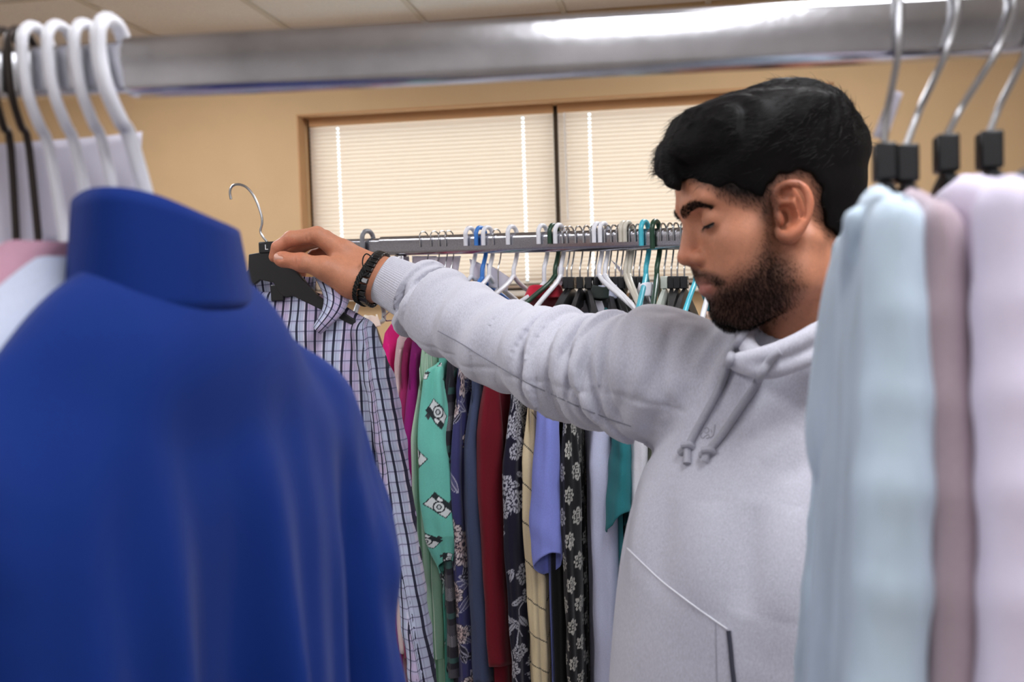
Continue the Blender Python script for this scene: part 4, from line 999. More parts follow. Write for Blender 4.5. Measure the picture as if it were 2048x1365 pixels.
EYC = np.array([.0715, .0320, .0170]); EYR = .0148
def dvec(az, el): az, el = math.radians(az), math.radians(el); return np.array([math.cos(el) * math.cos(az), math.cos(el) * math.sin(az), math.sin(el)])
def head_skin(q):
    """q in head coordinates, metres"""
    m_ = q * np.array([1, -1, 1], np.float32); a = np.abs(q[:, 1]); s = np.stack([q[:, 0], a, q[:, 2]], 1)
    d = ell(q, (-.008, 0, .040), (.094, .0745, .083))
    d = smin(d, ell(q, (.034, 0, .048), (.0575, .061, .050)), .02)
    d = smin(d, ell(q, (.036, 0, -.020), (.0535, .0575, .073)), .02)
    d = smin(d, ell(s, (.050, .040, -.010), (.028, .0215, .022)), .015)          # cheek bones
    d = smin(d, ell(s, (.048, .030, -.042), (.034, .028, .034)), .015)           # cheeks
    d = smin(d, cone(s, (-.004, .055, -.028), (.010, .050, -.062), .018, .019), .015)
    d = smin(d, cone(s, (.010, .050, -.062), (.064, .020, -.086), .019, .014), .018)
    d = smin(d, ell(q, (.0705, 0, -.077), (.0185, .022, .0150)), .012)            # chin
    d = smin(d, ell(q, (.066, 0, -.043), (.028, .030, .026)), .012)              # muzzle
    d = smin(d, cone(s, (.0865, .009, .0345), (.077, .040, .0375), .0105, .0085), .010)   # brow ridge
    d = smax(d, -ell(s, (.0925, .0335, .0165), (.0185, .0175, .0120)), .012)     # sockets
    d = smin(d, sph(s, (.0715, .0320, .0170), .0140), .005)
    d = smax(d, -chain(s, [np.array(EYC) + EYR * dvec(az, 24 + 5 * math.cos(math.radians(az - 10))) for az in (-38, -15, 10, 35, 60)], [.0006, .0011, .0012, .0011, .0006], .001), .002)   # lid crease                      # lids over the eyeball
    
    d = smin(d, cone(q, (.0855, 0, .024), (.0985, 0, -.0085), .0080, .0088), .008)         # nose
    d = smin(d, ell(q, (.1010, 0, -.0130), (.0098, .0095, .0088)), .004)
    d = smin(d, ell(s, (.0915, .0120, -.0165), (.0095, .0066, .0078)), .004)
    d = smax(d, -ell(s, (.0965, .0065, -.0255), (.0055, .0036, .0040)), .002)
    d = smin(d, cone(q, (.0945, 0, -.026), (.0925, 0, -.034), .0045, .0055), .006)
    d = smin(d, chain(s, [np.array([.0905, 0, -.0385]), np.array([.088, .010, -.0400]), np.array([.0795, .0235, -.0462])], [.0062, .0056, .0030], .002), .004)   # upper lip
    d = smin(d, chain(s, [np.array([.0895, 0, -.0512]), np.array([.0875, .009, -.0510]), np.array([.0795, .0220, -.0472])], [.0066, .0062, .0030], .002), .003)   # lower lip
    d = smax(d, -chain(s, [np.array([.0985, 0, -.0450]), np.array([.0945, .010, -.0452]), np.array([.0825, .0245, -.0470])], [.0016, .0015, .0012], .001), .0025)
    d = smax(d, -chain(s, [np.array([.0995, 0, -.0640]), np.array([.0945, .014, -.0630])], [.005, .004], .002), .008)
    ok = q[:, 1] > .055
    if ok.any():
        d = d.copy(); d[ok] = smin(d[ok], ear_sdf(q[ok]), .004)
    far = q[:, 1] < -.055
    if far.any(): d[far] = smin(d[far], ear_sdf(m_[far]), .004)
    return d

# torso frame: facing the camera and turned to his right; shoulders
TYAW = math.radians(36)
TF = np.array([-math.sin(TYAW), -math.cos(TYAW), 0]); TL = np.array([math.cos(TYAW), -math.sin(TYAW), 0])
NECK = P(1618, 672, 1.075)
SHR = P(1296, 742, 1.165); SHL = NECK + TL * 0.19 + TF * 0.01 - EZ * 0.085
TC = NECK - EZ * 0.02
PEL = np.array([TC[0] - 0.045, TC[1] + 0.0, 0.93])
# right arm and hand, joints found on the photograph at arm's length
WR = P(757, 553, 1.475); ELB = P(1035, 690, 1.345)
H = lambda x, y, d: P(x, y, d)
thumb = [H(694, 556, 1.462), H(648, 536, 1.438), H(603, 525, 1.432), H(566, 519, 1.436)]
index = [H(634, 470, 1.462), H(582, 478, 1.455), H(556, 495, 1.458), H(549, 514, 1.462)]
middle = [H(640, 474, 1.484), H(594, 490, 1.486), H(570, 512, 1.484), H(566, 532, 1.480)]
ring_ = [H(650, 476, 1.508), H(606, 490, 1.516), H(580, 515, 1.510), H(577, 536, 1.502)]
pinky = [H(664, 494, 1.526), H(628, 512, 1.532), H(606, 532, 1.522), H(603, 548, 1.514)]
def hand_sdf(p):
    d = cone(p, WR + (ELB - WR) * 0.45, WR, .034, .0295)
    d = smin(d, chain(p, [WR + (ELB - WR) * 0.1, H(722, 556, 1.472), H(690, 548, 1.470)], [.029, .0300, .031], .01), .012)
    for kn, r0 in ((index, .0125), (middle, .0125), (ring_, .0118), (pinky, .0108)):                        # metacarpals fan out from the wrist
        d = smin(d, chain(p, [WR + (kn[0] - WR) * 0.15, WR + (kn[0] - WR) * 0.6, kn[0]], [.020, .0160, r0], .006), .012)
    d = smin(d, chain(p, [H(735, 566, 1.462), H(700, 562, 1.454), thumb[1]], [.022, .0255, .0165], .008), .012)
    d = smin(d, cone(p, H(735, 578, 1.49), H(690, 560, 1.505), .022, .021), .014)                            # heel of the hand
    d = smin(d, chain(p, thumb[:1] + thumb[1:], [.019, .0150, .0124, .0112], .004), .008)
    d = smin(d, sph(p, thumb[2] - CF * .0008, .0128), .006)
    d = smin(d, cone(p, thumb[3], thumb[3] + norm(thumb[3] - thumb[2]) * .004, .0112, .0100), .004)
    for k, (kn, r) in enumerate(((index, (.0122, .0108, .0096, .0085)), (middle, (.0122, .0106, .0095, .0084)), (ring_, (.0115, .0100, .009, .008)), (pinky, (.0102, .0088, .008, .0072)))):
        e = chain(p, kn, r, .003); e = smin(e, sph(p, kn[1], r[1] * 1.08), .003)
        d = smin(d, e, .0035)
    # creases: thumb joint, finger joint
    for c0, ax_, L_ in ((thumb[2] * 0.8 + thumb[3] * .2, CU, .010), (thumb[2] * 1.06 - thumb[3] * .06, CU, .010), (thumb[2] * 1.2 - thumb[3] * .2, CU, .010)):
        d = smax(d, -cone(p, c0 - CF * .0140 - ax_ * L_ * .6, c0 - CF * .0140 + ax_ * L_ * .6, .0011, .0011), .0016)
    d = smax(d, -ell_rot(p, thumb[3] - CF * .0120 + norm(thumb[3] - thumb[2]) * .0035 + CU * .001, norm(thumb[3] - thumb[2]), CU, (.0078, .0056, .0016)), .0010)   # nail bed
    for c0 in (index[0] * .62 + index[1] * .38, index[0] * .78 + index[1] * .22):
        d = smax(d, -cone(p, c0 - CF * .0120 + CU * .006, c0 - CF * .0095 - CU * .010, .0011, .0011), .0018)
    return d
def ell_rot(p, c, ex, ey, r):
    ex = norm(ex); ey = norm(ey - ex * (ey @ ex)); ez = np.cross(ex, ey); q = (p - np.asarray(c, np.float32)) @ np.stack([ex, ey, ez], 1).astype(np.float32)
    return ell(q.astype(np.float32), (0, 0, 0), r)

def body_sdf(p):
    out = np.full(len(p), 0.5, np.float32)
    # trunk and legs, all under the clothes
    t = (p - TC.astype(np.float32)); q = np.stack([t @ TF.astype(np.float32), t @ TL.astype(np.float32), t[:, 2]], 1)
    d = ell(q, (-.01, 0, -.24), (.105, .15, .23)); d = smin(d, ell(q, (0, 0, -.50), (.10, .145, .20)), .05)
    d = smin(d, cone(p, SHR, SHL, .05, .05), .05)
    d = smin(d, cone(p, SHR, ELB, .046, .036), .03); d = smin(d, cone(p, ELB, WR, .036, .0295), .015)
    LE = SHL + TL * .03 - EZ * .28; LW = LE + TF * .10 - EZ * .22
    d = smin(d, cone(p, SHL, LE, .046, .036), .03); d = smin(d, cone(p, LE, LW, .036, .028), .015)
    d = smin(d, chain(p, [LW, LW - EZ * .09 + TF * .02], [.028, .022], .01), .01)
    for j in range(4): d = smin(d, chain(p, [LW - EZ * .08 + TF * (.02 + .018 * (j - 1.5)), LW - EZ * .125 + TF * (.03 + .02 * (j - 1.5)), LW - EZ * .16 + TF * (.03 + .02 * (j - 1.5)) - TL * .012], [.010, .009, .008], .003), .004)
    d = smin(d, chain(p, [LW - EZ * .04 + TF * .03, LW - EZ * .085 + TF * .065, LW - EZ * .11 + TF * .068], [.012, .0105, .0095], .003), .006)
    for s in (-1, 1):
        hp = PEL + TL * (.085 * s); kn = np.array([hp[0], hp[1], .50]) + TL * (.02 * s) + TF * .02; an = np.array([hp[0], hp[1], .085]) + TL * (.035 * s)
        d = smin(d, chain(p, [hp, kn, an], [.085, .055, .038], .02), .04)
        d = smin(d, cone(p, an - EZ * .04, an + TF * .14 - EZ * .055, .034, .028), .02)
    # neck
    n0 = head_pt(-.022, 0, -.045); d = smin(d, chain(p, [n0, head_pt(-.030, 0, -.085), NECK - EZ * .05], [.056, .0565, .062], .02), .02)
    out = d
    m_ = ((p - HO.astype(np.float32)) ** 2).sum(1) < .2 ** 2
    if m_.any(): out[m_] = smin(d[m_], head_skin(to_head(p[m_])), .014)
    m_ = ((p - WR.astype(np.float32)) ** 2).sum(1) < .2 ** 2
    if m_.any(): out[m_] = smin(out[m_], hand_sdf(p[m_]), .008)
    return out

man = thing('person', 'man in a heather grey hoodie reaching out to hold up the plaid shirt', 'person', (PEL[0], PEL[1], 0.0))
hx, hy, hz = HO
bx = axis_((-.42, -.33, .004), (-.33, WR[0] + .05, .0017), (WR[0] + .05, hx - .15, .006), (hx - .15, hx + .125, .0018), (hx + .125, hx + .36, .007))
by = axis_((.80, hy - .13, .006), (hy - .13, hy + .12, .0018), (hy + .12, 1.40, .006), (1.40, 1.56, .0017), (1.56, 1.66, .01))
bz = axis_((-.01, 1.30, .010), (1.30, hz - .16, .004), (hz - .16, hz + .16, .0018), (hz + .16, hz + .2, .006))
bv, bq = mesh_sdf(body_sdf, bx, by, bz)
bn, _ = mesh_normals(bv, bq)

# skin colour: tan, warmer ears, lips and fingertips, stubble colour of the beard area, close-cut hair on the sides
hl = to_head(bv.astype(np.float32)); HX, HY, HZ = hl[:, 0], np.abs(hl[:, 1]), hl[:, 2]
def poly_sd(px_poly, y, x, z):
    pts = np.array([head_px(a, b, y) for a, b in px_poly]); n = len(pts); d = np.full(len(x), 1e9); ins = np.zeros(len(x), bool)
    for i in range(n):
        a, b = pts[i], pts[(i + 1) % n]; d = np.minimum(d, seg_dist(x, z, a, b))
        c = ((a[1] > z) != (b[1] > z)); xi = (b[0] - a[0]) * (z - a[1]) / (b[1] - a[1] + 1e-12) + a[0]; ins ^= c & (x < xi)
    return np.where(ins, -d, d)
BEARD = [(1524, 408), (1514, 440), (1510, 480), (1494, 520), (1468, 546), (1436, 562), (1420, 575), (1410, 562), (1396, 548), (1378, 540), (1366, 552), (1380, 566), (1400, 566), (1418, 572), (1420, 584), (1404, 590), (1385, 600), (1376, 640), (1400, 680), (1500, 700), (1556, 668), (1588, 622), (1592, 575), (1582, 530), (1556, 500), (1546, 470), (1546, 430), (1548, 405)]
HAIRP = [(1300, 395), (1348, 383), (1356, 352), (1380, 338), (1402, 340), (1424, 362), (1450, 384), (1476, 400), (1502, 412), (1520, 420), (1530, 436), (1544, 428), (1547, 404), (1554, 388), (1568, 374), (1598, 370), (1614, 386), (1620, 412), (1628, 442), (1652, 472), (1690, 494), (1730, 506), (1800, 420), (1800, 100), (1280, 100)]
hd = (np.linalg.norm(hl, axis=1) < .2)
beard = np.zeros(len(bv)); hairf = np.zeros(len(bv))
i_ = np.nonzero(hd)[0]
bsd = poly_sd(BEARD, 0.052, HX[i_], HZ[i_]); beard[i_] = sstep(.011, -.022, bsd)
MOUST = [(1370, 535), (1386, 534), (1402, 543), (1420, 556), (1434, 570), (1428, 578), (1410, 566), (1396, 563), (1384, 561), (1376, 548)]
CHIN = [(1398, 598), (1412, 592), (1440, 600), (1450, 672), (1400, 660)]
front = HX[i_] > .055
beard[i_] = np.maximum(beard[i_], np.where(front, np.maximum(1.0 * sstep(.0045, -.002, poly_sd(MOUST, .010, HX[i_], HZ[i_])), sstep(.004, -.006, poly_sd(CHIN, .008, HX[i_], HZ[i_]))), 0))
hsd = poly_sd(HAIRP, 0.066, HX[i_], HZ[i_]); hairf[i_] = sstep(.007, -.012 - .016 * sstep(.06, .02, HX[i_]), hsd)
lipm = np.exp(-((HX - .088) / .02) ** 2 - (HY / .022) ** 4 - ((HZ + .050) / .0075) ** 2) * (HX > .07) + .30 * np.exp(-((HX - .09) / .02) ** 2 - (HY / .022) ** 4 - ((HZ + .040) / .004) ** 2) * (HX > .07)
skin = np.repeat(np.array(lin((192, 130, 100)))[None], len(bv), 0)
fr = (np.random.default_rng(1).normal(0, .03, len(bv)))[:, None]; skin = skin * (1 + fr)
earm = ((HY > .075) & hd)[:, None]; skin = np.where(earm, skin * np.array([1.02, .86, .82]), skin)
skin = skin * (1 - lipm[:, None]) + np.array(lin((172, 104, 94))) * lipm[:, None]
nosem = (np.exp(-((HX - .10) / .014) ** 2 - ((HZ + .012) / .014) ** 2 - (HY / .016) ** 2) * hd)[:, None]; skin = skin * (1 - nosem * np.array([0, .12, .12]))
darkhair = np.array(lin((22, 16, 14)))
# eyelid crease and brow shade come from geometry; here only the stubble
mix = np.clip(beard ** .8 * .80 * (1 - .8 * lipm), 0, 1)[:, None]; skin = skin * (1 - mix) + darkhair * mix
mix = (np.clip(hairf * 1.15, 0, 1) ** .55 * .97)[:, None]; skin = skin * (1 - mix) + darkhair * mix
handm = (((bv - thumb[3]) ** 2).sum(1) < .035 ** 2)[:, None]; skin = np.where(handm, skin * np.array([1.03, .93, .92]), skin)
M_skin = mat('skin', (200, 140, 110), 0.48, attr='print', var=0.06, vscale=160, bump=0.18, bscale=900, sss=0.10, spec=0.35)
body = mobj('body', bv, bq, M_skin, man, color=skin)

# thumb nail
tn = norm(thumb[3] - thumb[2]); nc = thumb[3] - CF * .0110 + tn * .0040 + CU * .001
nv_ = []
for i in range(9):
    for j in range(9):
        a, b = -1 + i / 4, -1 + j / 4; s = math.sqrt(max(0, 1 - .5 * b * b)); nv_.append(nc + tn * a * .0072 * math.sqrt(max(0.05, 1 - .35 * b * b)) + CU * b * .0050 + CF * .0022 * b * b)
M_nail = mat('nail', (216, 168, 150), 0.3, coat=0.3)
o = mobj('thumbnail', nv_, gridfaces(9, 9), M_nail, man); s_ = o.modifiers.new('s', 'SOLIDIFY'); s_.thickness = .0006

# ---- hair: a cap grown from the scalp with a swept fringe, then strands over it
M_hair = mat('black_hair', (11, 9, 9), 0.6, var=0.3, vscale=300, spec=0.14, stretch=(1, 1, 1), sheen=0.0)
M_beard = mat('beard_hair', (24, 17, 14), 0.7, spec=0.1)
M_strand = mat('black_hair_strand', (22, 19, 18), 0.42, spec=0.35)
def cap_sdf(p):
    q = to_head(p); x, y, z = q[:, 0], q[:, 1], q[:, 2]
    base = head_skin_noear(q)
    hs = poly_sd(HAIRP, 0.066, x, z)
    top = sstep(.02, .12, z) * sstep(-.12, -.02, x + .06)
    thick = np.clip(-hs * (.22 + .45 * top), 0, .0045 + .030 * sstep(.03, .12, z) * sstep(-.13, -.05, x))
    gro = .0013 * np.sin(260 * (y + .35 * x) + 4 * np.sin(60 * x + 40 * z)) * sstep(.04, .09, z) + .0016 * np.sin(95 * y + 50 * x + 2.0 * np.sin(70 * z)) * sstep(.04, .1, z)
    d = base - thick - gro * (thick > .003)
    d = smin(d, smax(ell(q, (-.032, 0, .056), (.083, .0755, .0895)) - gro, .035 - z, .02), .008)
    # fringe rolled forward over the forehead
    fr = None
    for yy, xx, zz, r in ((-.038, .070, .092, .020), (-.015, .081, .090, .021), (.010, .082, .089, .0215), (.032, .075, .091, .0205), (.050, .058, .094, .018)):
        e = ell(q, (xx, yy, zz), (r * 1.05, r * 1.0, r * .98)); fr = e if fr is None else smin(fr, e, .012)
    lock = chain(q, [np.array([.092, .016, .094]), np.array([.1020, .018, .078]), np.array([.1015, .018, .066]), np.array([.0965, .016, .0585])], [.010, .0095, .0075, .004], .004)
    lock2 = chain(q, [np.array([.090, -.006, .094]), np.array([.100, -.006, .080]), np.array([.0985, -.006, .070])], [.010, .009, .005], .004)
    fr = smin(smin(fr, lock, .008), lock2, .008)
    fr = fr - .0011 * np.sin(300 * (y + .25 * z) + 3 * np.sin(80 * x)) - .0012 * np.sin(120 * y + 90 * z)
    d = smin(d, fr, .012)
    edge = .013 * sstep(.080, .055, x) * sstep(.075, .04, z) + .002 * np.sin(300 * x) * np.sin(260 * z)
    return smax(d, hs + edge - .001 - .02 * sstep(.09, .10, x), .003)
def head_skin_noear(q):
    d = ell(q, (-.008, 0, .040), (.094, .0745, .083)); d = smin(d, ell(q, (.034, 0, .048), (.0575, .061, .050)), .02)
    return smin(smin(d, ell(q, (.036, 0, -.020), (.0535, .0575, .073)), .02), cone(q, (-.022, 0, -.045), (-.030, 0, -.085), .056, .0565), .025)
hv, hq = mesh_sdf(cap_sdf, axis_((hx - .15, hx + .13, .0019)), axis_((hy - .11, hy + .11, .0019)), axis_((hz - .07, hz + .17, .0019)))
hn, ha = mesh_normals(hv, hq)
hair = mobj('hair', hv, hq, M_hair, man)

def ribbons(name, roots, dirs, nrm, L_, w_, material, parent, bend=0.0, droop=None, nseg=3):
    """short tapered hair strands as three-sided blades"""
    n = len(roots); r_ = np.random.default_rng(4); side = np.cross(dirs, nrm); side /= np.linalg.norm(side, axis=1)[:, None] + 1e-9
    V_ = []; F_ = []
    for k in range(nseg + 1):
        t = k / nseg; c = roots + dirs * (L_ * t)[:, None] + nrm * (L_ * bend * (t - t * t) * 2)[:, None]
        if droop is not None: c = c + droop * (L_ * t * t * .5)[:, None]
        w2 = (w_ * (1 - .85 * t))[:, None]; V_ += [c - side * w2, c + side * w2, c + nrm * w2]
    V_ = np.stack(V_, 1).reshape(-1, 3); st = 3 * (nseg + 1); fs = []
    for k in range(nseg):
        for a, b in ((0, 1), (1, 2), (2, 0)): fs.append([k * 3 + a, k * 3 + b, k * 3 + 3 + b, k * 3 + 3 + a])
    F_ = (np.array(fs)[None] + (np.arange(n) * st)[:, None, None]).reshape(-1, 4)
    return mobj(name, V_, F_, material, parent)
def sample(v, q, area, w_, n, rg):
    p = w_ * area; p = p / p.sum(); i = rg.choice(len(q), n, p=p); a, b = rg.random(n), rg.random(n); c = q[i]
    return (v[c[:, 0]] * ((1 - a) * (1 - b))[:, None] + v[c[:, 1]] * (a * (1 - b))[:, None] + v[c[:, 2]] * (a * b)[:, None] + v[c[:, 3]] * ((1 - a) * b)[:, None]), c[:, 0]
rg = np.random.default_rng(12)
# long strands on the top and fringe, combed forward and to the side
hh_ = to_head(hv.astype(np.float32)); fq = hq[:, 0]
wt = sstep(.03, .09, hh_[fq, 2]) * (hn[fq] @ HU > -.3)
rt_, vi = sample(hv, hq, ha, wt + .02, 6500, rg)
flow = HF * .8 - HL * .25 + HU * .05 + rg.normal(0, .22, (len(rt_), 3)); nn_ = hn[vi]
dr_ = flow - nn_ * (flow * nn_).sum(1)[:, None] + nn_ * .09; dr_ /= np.linalg.norm(dr_, axis=1)[:, None]
ribbons('hair_strands', rt_ - nn_ * .001, dr_, nn_, rg.uniform(.008, .017, len(rt_)), rg.uniform(.0002, .00036, len(rt_)), M_strand, hair, bend=.12, droop=-EZ * .25)['kind'] = 'stuff'
# cropped sides, nape and sideburn fading out, straight from the skin
_, ba_ = mesh_normals(bv, bq); fb0 = bq[:, 0]
w1 = np.where((hairf[fb0] > .02) & hd[fb0] & (HZ[fb0] < .09), hairf[fb0] ** 1.3 + .03, 0)
rt_, vi = sample(bv, bq, ba_, w1, 14000, rg); nn_ = bn[vi]
flow = -HU * .9 - HF * .25 + rg.normal(0, .25, (len(rt_), 3)); dr_ = flow - nn_ * (flow * nn_).sum(1)[:, None]; dr_ = dr_ / np.linalg.norm(dr_, axis=1)[:, None] + nn_ * .55; dr_ /= np.linalg.norm(dr_, axis=1)[:, None]
ribbons('cropped_hair', rt_, dr_, nn_, rg.uniform(.003, .0075, len(rt_)), rg.uniform(.00014, .00026, len(rt_)), M_hair, hair, nseg=2)['kind'] = 'stuff'
# beard
w2 = np.where(hd[fb0], np.clip(beard[fb0], 0, 1) ** 1.4 * (1 - np.clip(lipm[fb0] * 2, 0, 1)) * (HX[fb0] > -.03), 0)
rt_, vi = sample(bv, bq, ba_, w2, 17000, rg); nn_ = bn[vi]; dn = beard[vi]
flow = -HU * .9 - HF * .1 + rg.normal(0, .32, (len(rt_), 3)); dr_ = flow - nn_ * (flow * nn_).sum(1)[:, None]; dr_ = dr_ / np.linalg.norm(dr_, axis=1)[:, None] + nn_ * .75; dr_ /= np.linalg.norm(dr_, axis=1)[:, None]
low = sstep(-.02, -.085, hl[vi, 2])
beard_o = ribbons('beard', rt_ - nn_ * .0004, dr_, nn_, (rg.uniform(.0018, .0038, len(rt_)) + .003 * low) * (.5 + .5 * dn), rg.uniform(.00013, .00024, len(rt_)), M_beard, man, nseg=2); beard_o['kind'] = 'stuff'
M_eye = mat('eye', (200, 190, 180), 0.15, attr='print', coat=0.5)
# eyebrows and lashes
for sgn in (1, -1):
    n_ = 640; a = rg.random(n_) * .93; cxy = catmull(np.array([(1353, 434, 0), (1361, 425, 0), (1374, 416, 0), (1392, 411, 0), (1410, 413, 0), (1424, 420, 0)]), 60)
    k_ = np.clip((a * 59).astype(int), 0, 59); wd_ = 12.0 * (1 - .72 * a) * sstep(-.1, .12, a)
    pp = cxy[k_, :2] + np.stack([rg.normal(0, 1.5, n_), rg.uniform(-1, 1, n_) * wd_], 1)
    yl = np.interp(a, [0, .3, 1], [.010, .024, .046])
    hxz = np.array([head_px(x_, y_, w3) for (x_, y_), w3 in zip(pp, yl)])
    rt_ = HO + np.outer(hxz[:, 0], HF) + np.outer(yl * sgn, HL) + np.outer(hxz[:, 1], HU)
    for _ in range(8):
        dd = body_sdf(rt_.astype(np.float32)); g_ = np.stack([body_sdf((rt_ + e * .0008).astype(np.float32)) - dd for e in np.eye(3)], 1); g_ /= np.linalg.norm(g_, axis=1)[:, None] + 1e-9; rt_ = rt_ - (HF * .75 + HL * sgn * .66) * dd[:, None] * .8
    flow = HL * sgn * .9 - HF * .3 + HU * .25 + rg.normal(0, .18, (n_, 3)); dr_ = flow - g_ * (flow * g_).sum(1)[:, None]; dr_ = dr_ / np.linalg.norm(dr_, axis=1)[:, None] + g_ * .3; dr_ /= np.linalg.norm(dr_, axis=1)[:, None]
    e_ = ribbons('eyebrow', rt_ - g_ * .0003, dr_, g_, rg.uniform(.005, .008, n_), rg.uniform(.00016, .00028, n_), M_hair, man, nseg=2); e_['kind'] = 'stuff'
    # lid line and lashes on the eyeball
    c_ = EYC * np.array([1, sgn, 1]); pts = []
    for t in np.linspace(-1, 1, 15):
        az = math.radians(10 * sgn + 52 * t * sgn); el_ = math.radians(-20 - 5 * math.cos(t * 1.5)); dv = np.array([math.cos(el_) * math.cos(az), math.cos(el_) * math.sin(az), math.sin(el_)]); pts.append(HO + HM @ (c_ + dv * .0146))
    MB().tube(pts, [.0003] + [.0011] * 13 + [.0003], 6).build('eyelash_line', M_hair, man)
    rt_ = catmull(pts, 46); out = rt_ - (HO + HM @ c_); out /= np.linalg.norm(out, axis=1)[:, None]; dr_ = out * .7 - HU * .65 + rg.normal(0, .12, out.shape); dr_ /= np.linalg.norm(dr_, axis=1)[:, None]
    ribbons('eyelashes', rt_, dr_, np.cross(dr_, HL), rg.uniform(.005, .008, 46), np.full(46, .0002), M_hair, man, bend=.2)['kind'] = 'stuff'
    # the strip of eye that shows below the lowered lid: white, with a dark iris
    ev, ec = [], []
    for el in np.linspace(-24, -38, 6):
        for t in np.linspace(-1, 1, 25):
            az = (10 + 46 * t) * sgn; ev.append(HO + HM @ (c_ + dvec(az, el + 8 * abs(t) ** 2.5) * .0143)); ec.append(lin((30, 20, 15)) if abs(t - .05) < .42 else lin((150, 138, 130)))
    mobj('eye', ev, gridfaces(6, 25), M_eye, man, color=np.array(ec))
# ---------------------------------------------------------------- hoodie, trousers, shoes, bracelets
ARM = [P(728, 538, 1.485), P(772, 559, 1.462), P(800, 574, 1.45), P(832, 590, 1.43), P(880, 622, 1.405), P(940, 655, 1.375), P(1000, 684, 1.34), P(1075, 712, 1.295), P(1150, 735, 1.25), P(1225, 748, 1.205), P(1300, 752, 1.165)]
ARM_R = [.0385, .0385, .0410, .0480, .0575, .0590, .0600, .0625, .0655, .0690, .0720]
ac = catmull(ARM, 46); ar = np.interp(np.linspace(0, 1, 46), np.linspace(0, 1, len(ARM_R)), ARM_R)
alen = np.concatenate([[0], np.cumsum(np.linalg.norm(np.diff(ac, axis=0), axis=1))])
at = norm(ac[-1] - ac[0]); au = norm(CU - at * (CU @ at)); aw = np.cross(at, au)          # au up, aw across (towards or away from the lens)
if aw @ CF > 0: aw = -aw
def arm_coords(p):
    best = np.full(len(p), 9., np.float32); s = np.zeros(len(p), np.float32); rr = np.zeros(len(p), np.float32); q0 = np.zeros_like(p)
    for i in range(len(ac) - 1):
        a, b = ac[i].astype(np.float32), ac[i + 1].astype(np.float32); ab = b - a; t = np.clip(((p - a) @ ab) / (ab @ ab), 0, 1); q = p - a - t[:, None] * ab; d = np.sqrt((q * q).sum(1)); R_ = ar[i] + (ar[i + 1] - ar[i]) * t
        m_ = d - R_ < best; best[m_] = (d - R_)[m_]; s[m_] = (alen[i] + (alen[i + 1] - alen[i]) * t)[m_]; q0[m_] = q[m_]
    return best, s, q0
# folds drawn on the sleeve: (x_top, x_bottom) columns where a crease crosses the arm, depth, width
def col_s(px):
    return np.interp(px, [proj(c)[0] for c in ac], alen)
FOLDS = [(868, 842, .0050, .006), (905, 930, .0025, .012), (985, 960, .0030, .016), (1045, 1060, .0032, .014), (1100, 1128, .0075, .007), (1155, 1180, .0045, .009), (1200, 1240, .0075, .008), (1242, 1275, .0050, .008), (1275, 1300, .0060, .009)]
FOLDS_S = [(col_s(a), col_s(b), dp * 1.7, w_) for a, b, dp, w_ in FOLDS]
CUFF0 = P(764, 556, 1.466); CUFF = P(832, 590, 1.430); CUFFN = norm(CR * .9 - CU * .40 - CF * .30)
S0 = col_s(775)
def sleeve_sdf(p):
    d, s, q = arm_coords(p); s_full = s; s = s - S0 + .012
    up = q @ au.astype(np.float32); fw = q @ aw.astype(np.float32); ang = np.arctan2(fw, up)      # 0 top, pi/2 towards the lens
    h = np.clip(.5 - up / .12, 0, 1)
    D = np.zeros(len(p), np.float32)
    for sa, sb, dp, w_ in FOLDS_S:
        sc_ = sa + (sb - sa) * h ** 1.3 ; x = (s_full - sc_) / w_
        D += -dp * np.exp(-x * x) + .75 * dp * np.exp(-((x - 1.9) / 1.3) ** 2)
    D += .0016 * np.sin(95 * s + 2.5 * ang) * sstep(.09, .16, s)
    # diagonal drag folds near the elbow underside
    D += .0030 * np.sin(60 * (s + .5 * up) + 1.0) * sstep(.08, .15, s) * np.exp(-((ang - 2.1) / .8) ** 2)
    D += .0070 * np.exp(-((s - .086) / .012) ** 2) - .004 * np.exp(-((s - .112) / .008) ** 2)                # the sleeve puffs out over the cuff
    # seam along the underside
    sm = np.abs(ang - 2.35 + .5 * sstep(.1, .4, s)); D += -.0018 * np.exp(-(sm / .05) ** 2) * sstep(.08, .11, s)
    end = -(p - CUFF.astype(np.float32)) @ CUFFN.astype(np.float32)
    return d, D.astype(np.float32), end
tcl = lambda p: np.stack([(p - TC.astype(np.float32)) @ TF.astype(np.float32), (p - TC.astype(np.float32)) @ TL.astype(np.float32), p[:, 2] - np.float32(TC[2])], 1)
